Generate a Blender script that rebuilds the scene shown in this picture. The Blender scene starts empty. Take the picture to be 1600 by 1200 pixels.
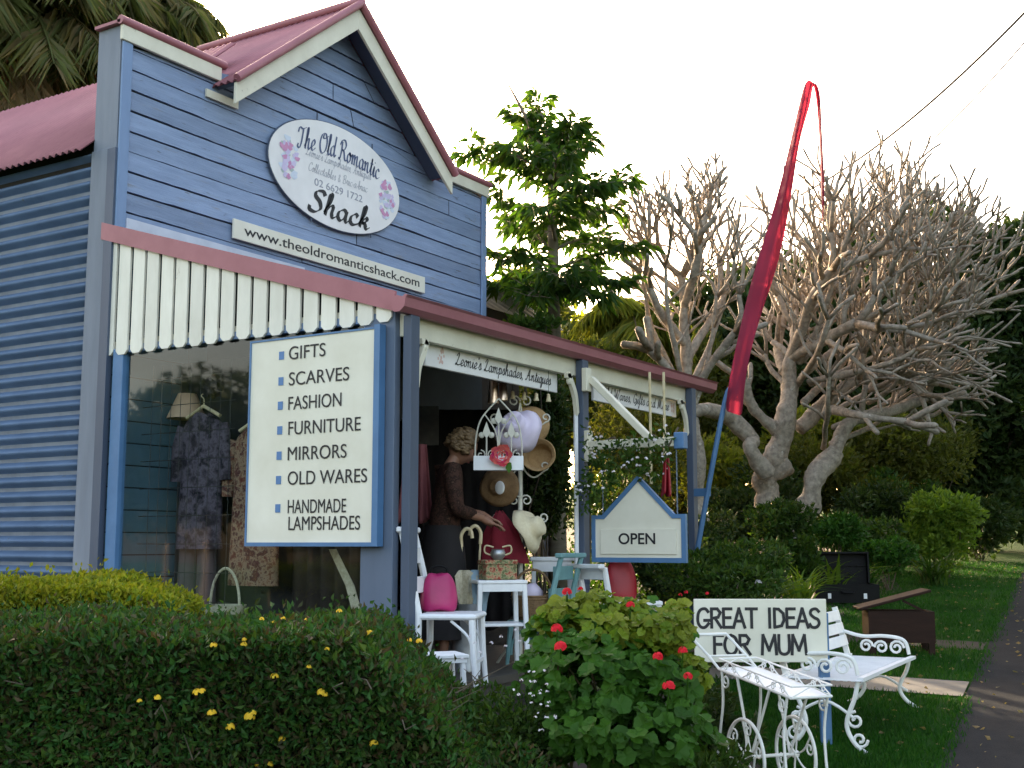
import bpy, bmesh, math, random
import numpy as np
from mathutils import Vector, Matrix, Euler
SC = bpy.context.scene
COL = SC.collection
rad = math.radians
random.seed(7)
NR = np.random.default_rng(11)
# ------------------------------------------------------------------ camera, sky, sun, exposure
EYE = Vector((0, 0, 1.6))
HEAD, PITCH, FPX = rad(32.2), math.atan(250 / 1905.0), 1905.0
cam = bpy.data.objects.new('camera', bpy.data.cameras.new('camera'))
COL.objects.link(cam)
cam.location = EYE
cam.rotation_euler = (rad(90) + PITCH, 0, HEAD - rad(90))
cam.data.sensor_width = 36
cam.data.lens = FPX / 1600 * 36
cam.data.clip_start = .05
cam.data.clip_end = 2000
SC.camera = cam
SUN_AZ, SUN_EL = rad(53), rad(14)          # heading measured from +X, height of the sun
W_ = bpy.data.worlds.new('World')
SC.world = W_
W_.use_nodes = True
wn = W_.node_tree
bg = wn.nodes['Background']
sky = wn.nodes.new('ShaderNodeTexSky')
sky.sky_type = 'NISHITA'
sky.sun_disc = False
sky.sun_elevation = SUN_EL
sky.sun_rotation = rad(90) - SUN_AZ
sky.air_density = .85
sky.dust_density = 4
sky.ozone_density = 1.0
wt = wn.nodes.new('ShaderNodeMixRGB')                     # the camera's shade white balance
wt.blend_type = 'MULTIPLY'
wt.inputs[0].default_value = 1
wt.inputs[2].default_value = (1.2, 1.0, .8, 1)
wn.links.new(sky.outputs[0], wt.inputs[1])
wn.links.new(wt.outputs[0], bg.inputs[0])
bg.inputs[1].default_value = 0.15
sl = bpy.data.lights.new('sun', 'SUN')
sl.energy = 2.2
sl.angle = rad(.5)
sl.color = (1, .8, .55)
so = bpy.data.objects.new('sun', sl)
COL.objects.link(so)
sdir = Vector((math.cos(SUN_AZ) * math.cos(SUN_EL), math.sin(SUN_AZ) * math.cos(SUN_EL), math.sin(SUN_EL)))
so.rotation_euler = (-sdir).to_track_quat('-Z', 'Y').to_euler()
so.location = (0, 0, 30)
SC.view_settings.view_transform = 'Standard'
SC.view_settings.look = 'None'
SC.view_settings.gamma = 1
SC.view_settings.exposure = 2.9
SC.cycles.max_bounces = 8
SC.cycles.transparent_max_bounces = 12
# ------------------------------------------------------------------ frames
FW = Vector((math.cos(HEAD), math.sin(HEAD), 0))       # level view direction of the street side
RT = Vector((math.sin(HEAD), -math.cos(HEAD), 0))
F3 = Vector((math.cos(HEAD) * math.cos(PITCH), math.sin(HEAD) * math.cos(PITCH), math.sin(PITCH)))
U3 = RT.cross(F3)
def at(px, py, d):                                       # a place d metres out along the view
    return EYE + (F3 + RT * ((px - 800) / FPX) + U3 * ((600 - py) / FPX)) * d
def gz(x, y):                                            # the verge climbs gently along the street
    s = x * FW.x + y * FW.y
    return .064 * max(-12, min(75, s))
def loc(lat, d, z=None):
    p = RT * lat + FW * d
    return Vector((p.x, p.y, gz(p.x, p.y) if z is None else z))
FLOOR = .73
# ------------------------------------------------------------------ object helpers
ORG = {}
def thing(name, label, cat, org=(0, 0, 0), rotz=0, group=None):
    o = bpy.data.objects.new(name, None)
    COL.objects.link(o)
    o.empty_display_size = .1
    o.location = org
    o.rotation_euler = (0, 0, rotz)
    tag(o, label, cat, group)
    return o
def tag(o, label=None, cat=None, group=None, kind=None):
    if label: o['label'] = label
    if cat: o['category'] = cat
    if group: o['group'] = group
    if kind: o['kind'] = kind
    return o
def world_thing(name, label, cat, org, group=None):      # parts given in world coordinates
    o = thing(name, label, cat, org, 0, group)
    ORG[o.name] = Vector(org)
    return o
def finish(o, me, mats, parent):
    if not isinstance(mats, (list, tuple)): mats = [mats]
    for m in mats: me.materials.append(m)
    COL.objects.link(o)
    if parent is not None:
        o.parent = parent
        if parent.name in ORG:
            ORG[o.name] = ORG[parent.name]
            me.transform(Matrix.Translation(-ORG[parent.name]))
    return o
def npmesh(name, V, F, mats, parent=None, smooth=False):
    V = np.asarray(V, dtype=np.float32); F = np.asarray(F, dtype=np.int32)
    me = bpy.data.meshes.new(name)
    me.vertices.add(len(V)); me.vertices.foreach_set('co', V.ravel())
    k = F.shape[1]
    me.loops.add(F.size); me.loops.foreach_set('vertex_index', F.ravel())
    me.polygons.add(len(F))
    me.polygons.foreach_set('loop_start', np.arange(0, F.size, k, dtype=np.int32))
    me.polygons.foreach_set('loop_total', np.full(len(F), k, dtype=np.int32))
    me.update(calc_edges=True)
    me.polygons.foreach_set('use_smooth', np.full(len(F), bool(smooth)))
    me.validate()
    o = bpy.data.objects.new(name, me)
    return finish(o, me, mats, parent)
def basis(ax):
    ax = Vector(ax).normalized()
    h = Vector((0, 0, 1)) if abs(ax.z) < .9 else Vector((1, 0, 0))
    a = ax.cross(h).normalized()
    return a, ax.cross(a).normalized(), ax
class MB:
    def __init__(s): s.v = []; s.f = []; s.m = []
    def add(s, vs, fs, mi=0):
        n = len(s.v); s.v += [tuple(v) for v in vs]
        s.f += [tuple(i + n for i in f) for f in fs]; s.m += [mi] * len(fs); return s
    def bx(s, x0, x1, y0, y1, z0, z1, M=None, mi=0):
        vs = [Vector((x, y, z)) for z in (z0, z1) for y in (y0, y1) for x in (x0, x1)]
        if M is not None: vs = [M @ v for v in vs]
        return s.add(vs, [(0, 2, 3, 1), (4, 5, 7, 6), (0, 1, 5, 4), (2, 6, 7, 3), (0, 4, 6, 2), (1, 3, 7, 5)], mi)
    def bar(s, p0, p1, w, h, up=(0, 0, 1), mi=0, w1=None, h1=None):
        p0, p1 = Vector(p0), Vector(p1); d = (p1 - p0).normalized(); up = Vector(up)
        a = d.cross(up)
        if a.length < 1e-4: a = d.cross(Vector((1, 0, 0)))
        a.normalize(); b = a.cross(d)
        w1 = w1 or w; h1 = h1 or h; vs = []
        for p, W, H in ((p0, w, h), (p1, w1, h1)):
            for i, j in ((-1, -1), (1, -1), (1, 1), (-1, 1)): vs.append(p + a * W / 2 * i + b * H / 2 * j)
        return s.add(vs, [(3, 2, 1, 0), (4, 5, 6, 7), (0, 1, 5, 4), (1, 2, 6, 5), (2, 3, 7, 6), (3, 0, 4, 7)], mi)
    def tube(s, pts, r, n=6, mi=0, cap=True, sq=1.0):
        pts = [Vector(p) for p in pts]; k = len(pts)
        if not hasattr(r, '__len__'): r = [r] * k
        elif len(r) < k: r = [r[min(len(r) - 1, int(i * len(r) / k))] for i in range(k)]
        vs = []; prev = None
        for i, p in enumerate(pts):
            d = (pts[min(i + 1, k - 1)] - pts[max(i - 1, 0)])
            if d.length < 1e-7: d = Vector((0, 0, 1))
            d.normalize()
            if prev is None: a = basis(d)[0]
            else:
                a = prev - d * prev.dot(d)
                a = a.normalized() if a.length > 1e-5 else basis(d)[0]
            prev = a; b = d.cross(a)
            for j in range(n):
                t = 2 * math.pi * j / n
                vs.append(p + (a * math.cos(t) + b * math.sin(t) * sq) * r[i])
        fs = [(i * n + j, i * n + (j + 1) % n, (i + 1) * n + (j + 1) % n, (i + 1) * n + j) for i in range(k - 1) for j in range(n)]
        if cap: fs += [tuple(range(n - 1, -1, -1)), tuple((k - 1) * n + j for j in range(n))]
        return s.add(vs, fs, mi)
    def lathe(s, prof, n=24, M=None, mi=0, cap=True):
        vs = []
        for r, z in prof:
            for j in range(n):
                t = 2 * math.pi * j / n; v = Vector((r * math.cos(t), r * math.sin(t), z))
                vs.append(M @ v if M is not None else v)
        k = len(prof)
        fs = [(i * n + j, i * n + (j + 1) % n, (i + 1) * n + (j + 1) % n, (i + 1) * n + j) for i in range(k - 1) for j in range(n)]
        if cap: fs += [tuple(range(n - 1, -1, -1)), tuple((k - 1) * n + j for j in range(n))]
        return s.add(vs, fs, mi)
    def prism(s, poly, t, M=None, mi=0):                  # outline in local XY, thickness t along +Z
        n = len(poly); vs = [Vector((x, y, 0)) for x, y in poly] + [Vector((x, y, t)) for x, y in poly]
        if M is not None: vs = [M @ v for v in vs]
        return s.add(vs, [tuple(range(n - 1, -1, -1)), tuple(range(n, 2 * n))] + [(i, (i + 1) % n, n + (i + 1) % n, n + i) for i in range(n)], mi)
    def ell(s, c, rr, n=12, m=8, M=None, mi=0, jit=0):
        vs = []; c = Vector(c)
        for i in range(m + 1):
            ph = math.pi * i / m
            for j in range(n):
                t = 2 * math.pi * j / n; q = 1 + (random.uniform(-jit, jit) if 0 < i < m else 0)
                v = Vector((rr[0] * math.sin(ph) * math.cos(t), rr[1] * math.sin(ph) * math.sin(t), rr[2] * math.cos(ph))) * q
                vs.append(c + (M @ v if M is not None else v))
        fs = [(i * n + j, (i + 1) * n + j, (i + 1) * n + (j + 1) % n, i * n + (j + 1) % n) for i in range(m) for j in range(n)]
        return s.add(vs, fs, mi)
    def build(s, name, mats, parent=None, smooth=False, bevel=0, weld=False):
        me = bpy.data.meshes.new(name); me.from_pydata(s.v, [], s.f); 
        me.polygons.foreach_set('material_index', np.array(s.m, dtype=np.int32))
        if smooth: me.polygons.foreach_set('use_smooth', np.ones(len(s.f), dtype=bool))
        me.validate(); me.update()
        o = bpy.data.objects.new(name, me); finish(o, me, mats, parent)
        if smooth and smooth != 'all':
            try: me.set_sharp_from_angle(angle=rad(40))
            except Exception: pass
        if bevel:
            b = o.modifiers.new('bevel', 'BEVEL'); b.width = bevel; b.segments = 1; b.limit_method = 'ANGLE'
        return o
def build_each(mb, name, mats, parent=None, **k):        # one part for each separate piece
    root = list(range(len(mb.v)))
    def find(a):
        while root[a] != a: root[a] = root[root[a]]; a = root[a]
        return a
    for f in mb.f:
        for i in f[1:]: root[find(i)] = find(f[0])
    by = {}
    for f, m in zip(mb.f, mb.m): by.setdefault(find(f[0]), []).append((f, m))
    out = []
    for fs in by.values():
        ids = sorted({i for f, _ in fs for i in f}); mp = {i: j for j, i in enumerate(ids)}; b = MB(); b.v = [mb.v[i] for i in ids]
        b.f = [tuple(mp[i] for i in f) for f, _ in fs]; b.m = [m for _, m in fs]; out.append(b.build(name, mats, parent, **k))
    return out
MB.each = lambda s, *a, **k: build_each(s, *a, **k)
def copy_tree(o, parent=None):
    c = o.copy(); COL.objects.link(c)
    if parent is not None: c.parent = parent
    for ch in list(o.children): copy_tree(ch, c)
    return c
def smooth_path(pts, k=6, closed=False):
    P = [Vector(p) for p in pts]; n = len(P); out = []
    for i in range(n if closed else n - 1):
        if closed: p0, p1, p2, p3 = P[(i - 1) % n], P[i], P[(i + 1) % n], P[(i + 2) % n]
        else: p0, p1, p2, p3 = P[max(i - 1, 0)], P[i], P[i + 1], P[min(i + 2, n - 1)]
        for j in range(k):
            t = j / k
            out.append(.5 * ((2 * p1) + (p2 - p0) * t + (2 * p0 - 5 * p1 + 4 * p2 - p3) * t * t + (3 * p1 - p0 - 3 * p2 + p3) * t ** 3))
    if not closed: out.append(P[-1])
    return out
# ------------------------------------------------------------------ materials
def nodes(name):
    m = bpy.data.materials.new(name); m.use_nodes = True
    nt = m.node_tree; return m, nt, nt.nodes['Principled BSDF']
def ramp(nt, stops):
    r = nt.nodes.new('ShaderNodeValToRGB'); e = r.color_ramp.elements
    while len(e) < len(stops): e.new(.5)
    for i, (p, c) in enumerate(stops): e[i].position = p; e[i].color = (*c, 1)
    return r
def noise(nt, scale, detail=4, stretch=(1, 1, 1), rough=.6):
    tc = nt.nodes.new('ShaderNodeTexCoord'); mp = nt.nodes.new('ShaderNodeMapping'); n = nt.nodes.new('ShaderNodeTexNoise')
    mp.inputs['Scale'].default_value = stretch; n.inputs['Scale'].default_value = scale
    n.inputs['Detail'].default_value = detail; n.inputs['Roughness'].default_value = rough
    nt.links.new(tc.outputs['Object'], mp.inputs[0]); nt.links.new(mp.outputs[0], n.inputs[0]); return n
def mat(name, c1, c2=None, scale=5, rough=.6, bump=.15, bscale=60, stretch=(1, 1, 1), metal=0, spec=.4, wear=None, wearamt=.62, island=0, sheen=0):
    m, nt, b = nodes(name); L = nt.links
    if c2 is None: c2 = tuple(x * .8 for x in c1)
    n = noise(nt, scale, 5, stretch); r = ramp(nt, [(.3, c2), (.7, c1)]); L.new(n.outputs[0], r.inputs[0]); out = r.outputs[0]
    if island:
        g = nt.nodes.new('ShaderNodeNewGeometry'); h = nt.nodes.new('ShaderNodeHueSaturation'); mr = nt.nodes.new('ShaderNodeMapRange')
        mr.inputs[3].default_value = 1 - island; mr.inputs[4].default_value = 1 + island
        L.new(g.outputs['Random Per Island'], mr.inputs[0]); L.new(mr.outputs[0], h.inputs['Value']); L.new(out, h.inputs['Color']); out = h.outputs[0]
    if wear:
        w = noise(nt, 9, 8, stretch, .75); wr = ramp(nt, [(wearamt, (0, 0, 0)), (wearamt + .06, (1, 1, 1))]); L.new(w.outputs[0], wr.inputs[0])
        mx = nt.nodes.new('ShaderNodeMixRGB'); mx.inputs[2].default_value = (*wear, 1)
        L.new(wr.outputs[0], mx.inputs[0]); L.new(out, mx.inputs[1]); out = mx.outputs[0]
    L.new(out, b.inputs['Base Color'])
    b.inputs['Roughness'].default_value = rough; b.inputs['Metallic'].default_value = metal
    b.inputs['Specular IOR Level'].default_value = spec
    if bump:
        bn = noise(nt, bscale, 6, stretch); bp = nt.nodes.new('ShaderNodeBump'); bp.inputs['Strength'].default_value = bump; bp.inputs['Distance'].default_value = .01
        L.new(bn.outputs[0], bp.inputs['Height']); L.new(bp.outputs[0], b.inputs['Normal'])
    return m
def leafmat(name, cols, trans=.35, rough=.5, tcol=None, spec=.16):
    m, nt, b = nodes(name); L = nt.links
    g = nt.nodes.new('ShaderNodeNewGeometry'); k = len(cols)
    r = ramp(nt, [(i / max(1, k - 1), c) for i, c in enumerate(cols)]); L.new(g.outputs['Random Per Island'], r.inputs[0])
    n = noise(nt, 1.3, 2); h = nt.nodes.new('ShaderNodeHueSaturation'); mr = nt.nodes.new('ShaderNodeMapRange')
    mr.inputs[1].default_value = .3; mr.inputs[2].default_value = .7; mr.inputs[3].default_value = .75; mr.inputs[4].default_value = 1.25
    L.new(n.outputs[0], mr.inputs[0]); L.new(mr.outputs[0], h.inputs['Value']); L.new(r.outputs[0], h.inputs['Color'])
    L.new(h.outputs[0], b.inputs['Base Color']); b.inputs['Roughness'].default_value = rough; b.inputs['Specular IOR Level'].default_value = spec
    t = nt.nodes.new('ShaderNodeBsdfTranslucent'); mx = nt.nodes.new('ShaderNodeMixShader'); mx.inputs[0].default_value = trans
    th = nt.nodes.new('ShaderNodeMixRGB'); th.blend_type = 'MULTIPLY'; th.inputs[0].default_value = 1
    th.inputs[2].default_value = (*(tcol or (1.6, 1.7, .6)), 1)
    L.new(h.outputs[0], th.inputs[1]); L.new(th.outputs[0], t.inputs[0])
    L.new(b.outputs[0], mx.inputs[1]); L.new(t.outputs[0], mx.inputs[2]); L.new(mx.outputs[0], nt.nodes['Material Output'].inputs[0])
    return m
def patchmat(name, cols, scale=18, rough=.8, kind='noise', stretch=(1, 1, 1)):       # printed cloth
    m, nt, b = nodes(name); L = nt.links
    tc = nt.nodes.new('ShaderNodeTexCoord'); mp = nt.nodes.new('ShaderNodeMapping'); mp.inputs['Scale'].default_value = stretch
    L.new(tc.outputs['Object'], mp.inputs[0])
    n = nt.nodes.new('ShaderNodeTexNoise'); n.inputs['Scale'].default_value = scale; n.inputs['Detail'].default_value = 4; n.inputs['Roughness'].default_value = .65
    L.new(mp.outputs[0], n.inputs[0]); k = len(cols)
    r = ramp(nt, [(.3 + .4 * i / max(1, k - 1), c) for i, c in enumerate(cols)]); r.color_ramp.interpolation = 'CONSTANT' if kind == 'hard' else 'LINEAR'
    L.new(n.outputs[0], r.inputs[0]); L.new(r.outputs[0], b.inputs['Base Color']); b.inputs['Roughness'].default_value = rough; b.inputs['Specular IOR Level'].default_value = .15
    return m
BLUE = (.23, .3, .455); BLUE2 = (.155, .21, .335)
def board_paint():
    m, nt, b = nodes('weathered blue board paint'); L = nt.links
    n = noise(nt, 3.2, 8, (.5, 1, 5), .7); r = ramp(nt, [(.3, BLUE2), (.62, BLUE), (.8, (.29, .375, .56))]); L.new(n.outputs[0], r.inputs[0])
    g = nt.nodes.new('ShaderNodeNewGeometry'); h = nt.nodes.new('ShaderNodeHueSaturation'); mr = nt.nodes.new('ShaderNodeMapRange')
    mr.inputs[3].default_value = .82; mr.inputs[4].default_value = 1.14
    L.new(g.outputs['Random Per Island'], mr.inputs[0]); L.new(mr.outputs[0], h.inputs['Value']); L.new(r.outputs[0], h.inputs['Color'])
    w = noise(nt, 2.6, 10, (.7, 1, 6), .78); wr = ramp(nt, [(.57, (0, 0, 0)), (.68, (.85, .85, .85))]); L.new(w.outputs[0], wr.inputs[0])
    mx = nt.nodes.new('ShaderNodeMixRGB'); mx.inputs[2].default_value = (.2, .19, .17, 1); L.new(wr.outputs[0], mx.inputs[0]); L.new(h.outputs[0], mx.inputs[1])
    w2 = noise(nt, 22, 6, (.25, 1, 1.4), .7); wr2 = ramp(nt, [(.63, (0, 0, 0)), (.7, (1, 1, 1))]); L.new(w2.outputs[0], wr2.inputs[0])
    mx2 = nt.nodes.new('ShaderNodeMixRGB'); mx2.inputs[2].default_value = (.09, .1, .12, 1); L.new(wr2.outputs[0], mx2.inputs[0]); L.new(mx.outputs[0], mx2.inputs[1])
    L.new(mx2.outputs[0], b.inputs['Base Color']); b.inputs['Roughness'].default_value = .62
    bn = noise(nt, 14, 8, (.3, 1, 5), .7); bp = nt.nodes.new('ShaderNodeBump'); bp.inputs['Strength'].default_value = .35; bp.inputs['Distance'].default_value = .012
    L.new(bn.outputs[0], bp.inputs['Height']); L.new(bp.outputs[0], b.inputs['Normal'])
    return m
M = {}
M['board'] = board_paint()
M['trimblue'] = mat('blue trim paint', (.2, .29, .47), (.15, .22, .37), 4, .55, .2, 30, (1, 1, .3), wear=(.2, .2, .2), wearamt=.7)
M['brightblue'] = mat('bright blue paint', (.085, .19, .37), (.065, .15, .3), 5, .45, .08, 40, wear=(.25, .3, .36), wearamt=.74)
M['slate'] = mat('slate blue post paint', (.07, .093, .145), (.055, .075, .12), 3, .5, .12, 30, (1, 1, .25), wear=(.5, .52, .55), wearamt=.76)
M['greyboard'] = mat('weathered grey blue board', (.22, .245, .3), (.15, .17, .215), 5, .75, .35, 25, (1, 1, .15), wear=(.3, .28, .25), wearamt=.66)
M['cream'] = mat('cream paint', (.72, .68, .56), (.6, .56, .45), 4, .55, .15, 40, wear=(.36, .32, .25), wearamt=.64)
M['slat'] = mat('chalky cream slat paint', (.78, .75, .67), (.66, .63, .55), 6, .6, .2, 35, (1, 1, .4), wear=(.42, .38, .31), wearamt=.64, island=.08)
M['pink'] = mat('faded maroon paint', (.36, .135, .16), (.3, .105, .125), 4, .5, .12, 30, wear=(.2, .1, .1), wearamt=.72)
M['roof'] = mat('faded maroon roof sheet', (.36, .145, .17), (.27, .105, .13), 2.5, .6, .05, 30, (1, 1, 1), spec=.3, wear=(.2, .085, .085), wearamt=.63)
M['corr'] = mat('blue corrugated wall paint', (.12, .18, .3), (.085, .13, .225), 3, .45, .1, 30, wear=(.12, .11, .1), wearamt=.63)
M['paleroof'] = mat('pale blue grey roof sheet', (.42, .5, .62), (.33, .4, .5), 3, .5, .05, 20)
M['signcream'] = mat('cream sign enamel', (.76, .735, .645), (.64, .61, .51), 2.2, .5, .06, 24, wear=(.5, .46, .37), wearamt=.69)
M['signwhite'] = mat('white sign enamel', (.81, .785, .79), (.68, .66, .66), 2.2, .45, .06, 24, wear=(.5, .47, .44), wearamt=.7)
M['black'] = mat('black lettering', (.015, .015, .02), (.01, .01, .015), 5, .5, 0)
M['navy'] = mat('navy lettering', (.075, .1, .2), (.055, .075, .16), 5, .5, 0)
M['greyink'] = mat('grey script lettering', (.33, .34, .4), (.28, .29, .35), 5, .5, 0)
M['bulletblue'] = mat('blue bullet paint', (.09, .2, .42), (.075, .17, .37), 8, .5, 0)
M['inner'] = mat('interior shade tone', (.02, .018, .018), (.014, .012, .012), 3, .8, .1, 20)  # near black stands in for deep shade in and behind the shop
M['floor'] = mat('worn verandah boards', (.08, .07, .06), (.05, .045, .04), 6, .7, .2, 30, (.3, 3, 1))  # board colour lowered to carry the shade under the verandah roof
M['white'] = mat('white furniture paint', (.8, .81, .85), (.7, .71, .75), 9, .45, .1, 40, wear=(.35, .33, .3), wearamt=.72)
M['whitemetal'] = mat('white painted iron', (.8, .8, .79), (.68, .68, .66), 14, .4, .1, 60, wear=(.3, .2, .13), wearamt=.73)
M['creammetal'] = mat('cream painted iron', (.62, .6, .53), (.5, .48, .42), 14, .45, .1, 60, wear=(.25, .17, .1), wearamt=.72)
M['teal'] = mat('teal paint', (.19, .36, .38), (.14, .28, .3), 8, .55, .15, 40, wear=(.4, .42, .4), wearamt=.73)
M['straw'] = mat('tan straw', (.42, .27, .13), (.3, .18, .08), 30, .8, .5, 160)
M['darkstraw'] = mat('brown straw', (.22, .13, .06), (.15, .085, .04), 30, .8, .5, 160)
M['creamstraw'] = mat('cream woven straw', (.72, .64, .46), (.62, .53, .36), 30, .8, .4, 160)
M['lilac'] = mat('lilac hat cloth', (.68, .6, .74), (.6, .52, .67), 6, .8, .15, 90)
M['pinkbag'] = mat('magenta leather', (.42, .02, .13), (.3, .014, .09), 5, .4, .12, 45)
M['redbag'] = mat('red bag leather', (.3, .01, .02), (.22, .008, .016), 5, .45, .12, 40)
M['velvet'] = mat('dark red velvet', (.2, .008, .022), (.12, .005, .014), 5, .85, .1, 40)
M['wicker'] = mat('brown wicker', (.26, .16, .08), (.15, .09, .045), 40, .7, .6, 120, (1, 1, 3))
M['chestwood'] = mat('dark chest timber', (.03, .013, .009), (.018, .008, .006), 4, .6, .2, 30, (1, 1, 6), spec=.15)
M['blackcase'] = mat('black leather case', (.007, .007, .008), (.005, .005, .006), 8, .6, .2, 60, spec=.15)
M['bark'] = mat('grey frangipani bark', (.4, .345, .285), (.17, .14, .115), 16, .9, 1.0, 26, wear=(.48, .45, .4), wearamt=.6)
M['darkbark'] = mat('dark trunk bark', (.13, .1, .075), (.07, .055, .04), 7, .85, .5, 20, (1, 1, .3))
M['palmbark'] = mat('palm trunk', (.2, .17, .13), (.11, .095, .07), 6, .85, .4, 14, (.4, .4, 3))
M['concrete'] = mat('old concrete', (.2, .175, .15), (.14, .125, .105), 4, .85, .3, 40, wear=(.16, .15, .12), wearamt=.62)
M['asphalt'] = mat('dark asphalt footpath', (.029, .029, .031), (.02, .02, .022), 5, .95, .6, 140, spec=.08, wear=(.04, .038, .037), wearamt=.64)
M['soil'] = mat('garden bed soil', (.035, .026, .018), (.018, .013, .01), 5, .95, .8, 25)
def lawn():
    m, nt, b = nodes('lawn'); L = nt.links
    n = noise(nt, 1.1, 8, (1, 1, 1), .7); r = ramp(nt, [(.3, (.009, .045, .003)), (.55, (.014, .066, .004)), (.75, (.05, .085, .014))]); L.new(n.outputs[0], r.inputs[0])
    n2 = noise(nt, 60, 6); r2 = ramp(nt, [(.3, (.55, .55, .5)), (.7, (1.25, 1.2, 1.1))]); L.new(n2.outputs[0], r2.inputs[0])
    mx = nt.nodes.new('ShaderNodeMixRGB'); mx.blend_type = 'MULTIPLY'; mx.inputs[0].default_value = 1
    L.new(r.outputs[0], mx.inputs[1]); L.new(r2.outputs[0], mx.inputs[2]); L.new(mx.outputs[0], b.inputs['Base Color'])
    b.inputs['Roughness'].default_value = .9; b.inputs['Specular IOR Level'].default_value = .1
    bp = nt.nodes.new('ShaderNodeBump'); bp.inputs['Strength'].default_value = .8; bp.inputs['Distance'].default_value = .03
    L.new(n2.outputs[0], bp.inputs['Height']); L.new(bp.outputs[0], b.inputs['Normal']); return m
M['lawn'] = lawn()
def glassmat():
    m, nt, b = nodes('window glass'); L = nt.links; nt.nodes.remove(b)
    t = nt.nodes.new('ShaderNodeBsdfTransparent'); t.inputs[0].default_value = (.93, .96, .96, 1)
    g = nt.nodes.new('ShaderNodeBsdfGlossy'); g.inputs['Roughness'].default_value = .03; g.inputs[0].default_value = (1, 1, 1, 1)
    fr = nt.nodes.new('ShaderNodeFresnel'); fr.inputs[0].default_value = 1.55; ge_ = nt.nodes.new('ShaderNodeNewGeometry')
    iv = nt.nodes.new('ShaderNodeMath'); iv.operation = 'SUBTRACT'; iv.inputs[0].default_value = 1; L.new(ge_.outputs['Backfacing'], iv.inputs[1])
    ml = nt.nodes.new('ShaderNodeMath'); ml.operation = 'MULTIPLY'; L.new(fr.outputs[0], ml.inputs[0]); L.new(iv.outputs[0], ml.inputs[1])
    mx = nt.nodes.new('ShaderNodeMixShader'); L.new(ml.outputs[0], mx.inputs[0]); L.new(t.outputs[0], mx.inputs[1]); L.new(g.outputs[0], mx.inputs[2])
    L.new(mx.outputs[0], nt.nodes['Material Output'].inputs[0]); return m
M['glass'] = glassmat()
M['metal'] = mat('brushed copper tin', (.62, .45, .33), (.5, .36, .27), 8, .28, .05, 40, metal=1)
M['tin'] = mat('dull tin', (.42, .43, .45), (.3, .31, .33), 8, .4, .1, 40, metal=.8)
M['ivory'] = mat('ivory handle', (.62, .54, .36), (.45, .35, .2), 14, .35, .05, 40)
M['lace'] = mat('cream lace', (.55, .5, .38), (.36, .32, .23), 45, .9, .5, 90)
M['paleblue'] = mat('pale blue cloth', (.3, .42, .52), (.22, .32, .42), 8, .8, .1, 40)
M['skin'] = mat('skin', (.26, .13, .085), (.21, .1, .065), 6, .5, .05, 60)  # skin darkened to stand in for the shade she stands in
M['hair'] = mat('wavy sandy hair', (.2, .13, .065), (.09, .055, .028), 25, .55, .6, 60, (1, 1, .5))  # hair darkened with the skin, shade put into the colour
M['skirt'] = mat('dark skirt cloth', (.014, .011, .013), (.008, .007, .008), 6, .85, .15, 50)
M['wire'] = mat('black cable', (.02, .02, .02), None, 5, .6, 0)
M['greyplastic'] = mat('grey insulator', (.2, .2, .21), None, 5, .5, 0)
M['rope'] = mat('steel chain', (.2, .24, .3), (.12, .15, .2), 20, .45, .1, 60, metal=.6)
# cloths
M['blouse'] = patchmat('brown patterned blouse', [(.018, .009, .008), (.06, .028, .02), (.013, .007, .006), (.1, .055, .035)], 30)  # print colours include the shade on the woman
M['greydress'] = patchmat('mauve grey printed dress', [(.008, .007, .01), (.03, .024, .034), (.1, .082, .11), (.012, .01, .016), (.06, .05, .062)], 5.5)
M['reddress'] = patchmat('rust floral dress', [(.09, .02, .018), (.13, .05, .035), (.26, .18, .12), (.06, .014, .02), (.15, .07, .04)], 17)
M['tapestry'] = patchmat('floral tapestry', [(.05, .05, .02), (.3, .05, .04), (.35, .28, .16), (.08, .13, .06), (.2, .07, .04)], 32)
M['leggings'] = mat('mauve trousers cloth', (.1, .075, .085), (.065, .05, .058), 5, .85, .1, 30)
M['peach'] = mat('peach lampshade cloth', (.62, .42, .3), (.5, .33, .23), 5, .8, .1, 50)
M['flagcloth'] = leafmat('crimson flag cloth', [(.2, .035, .07), (.2, .035, .07)], .3, .85, (2.4, 1.0, 1.0), .05)
# leaves
M['l_hedge'] = leafmat('dark hedge leaf', [(.018, .06, .014), (.036, .1, .018), (.03, .042, .014), (.075, .05, .026), (.022, .085, .02), (.06, .1, .018), (.028, .08, .016)], .28)
M['l_lime'] = leafmat('lime hedge leaf', [(.16, .2, .012), (.24, .26, .015), (.27, .24, .02), (.1, .15, .012)], .3)
M['l_geran'] = leafmat('geranium leaf', [(.035, .1, .012), (.055, .14, .016), (.028, .08, .011)], .3)
M['l_gerlime'] = leafmat('lime geranium leaf', [(.11, .18, .015), (.17, .23, .02), (.16, .19, .02), (.2, .23, .03)], .3)
M['l_strap'] = leafmat('strap leaf', [(.02, .07, .01), (.04, .11, .015), (.03, .07, .012)], .25)
M['l_mid'] = leafmat('mid green leaf', [(.02, .05, .01), (.035, .08, .012), (.06, .1, .018), (.02, .038, .01)], .3)
M['l_dark'] = leafmat('dark evergreen leaf', [(.018, .038, .012), (.034, .06, .016), (.05, .07, .02)], .25)
M['l_olive'] = leafmat('olive leaf', [(.06, .072, .018), (.11, .115, .025), (.08, .1, .022)], .42)
M['l_gold'] = leafmat('yellow green leaf', [(.13, .15, .02), (.2, .2, .03), (.09, .12, .02)], .5)
M['l_bright'] = leafmat('bright shrub leaf', [(.1, .17, .025), (.16, .23, .03), (.07, .14, .02)], .35)
M['l_fish'] = leafmat('fishtail palm leaf', [(.02, .05, .01), (.03, .075, .012), (.055, .095, .014)], .4)
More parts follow.
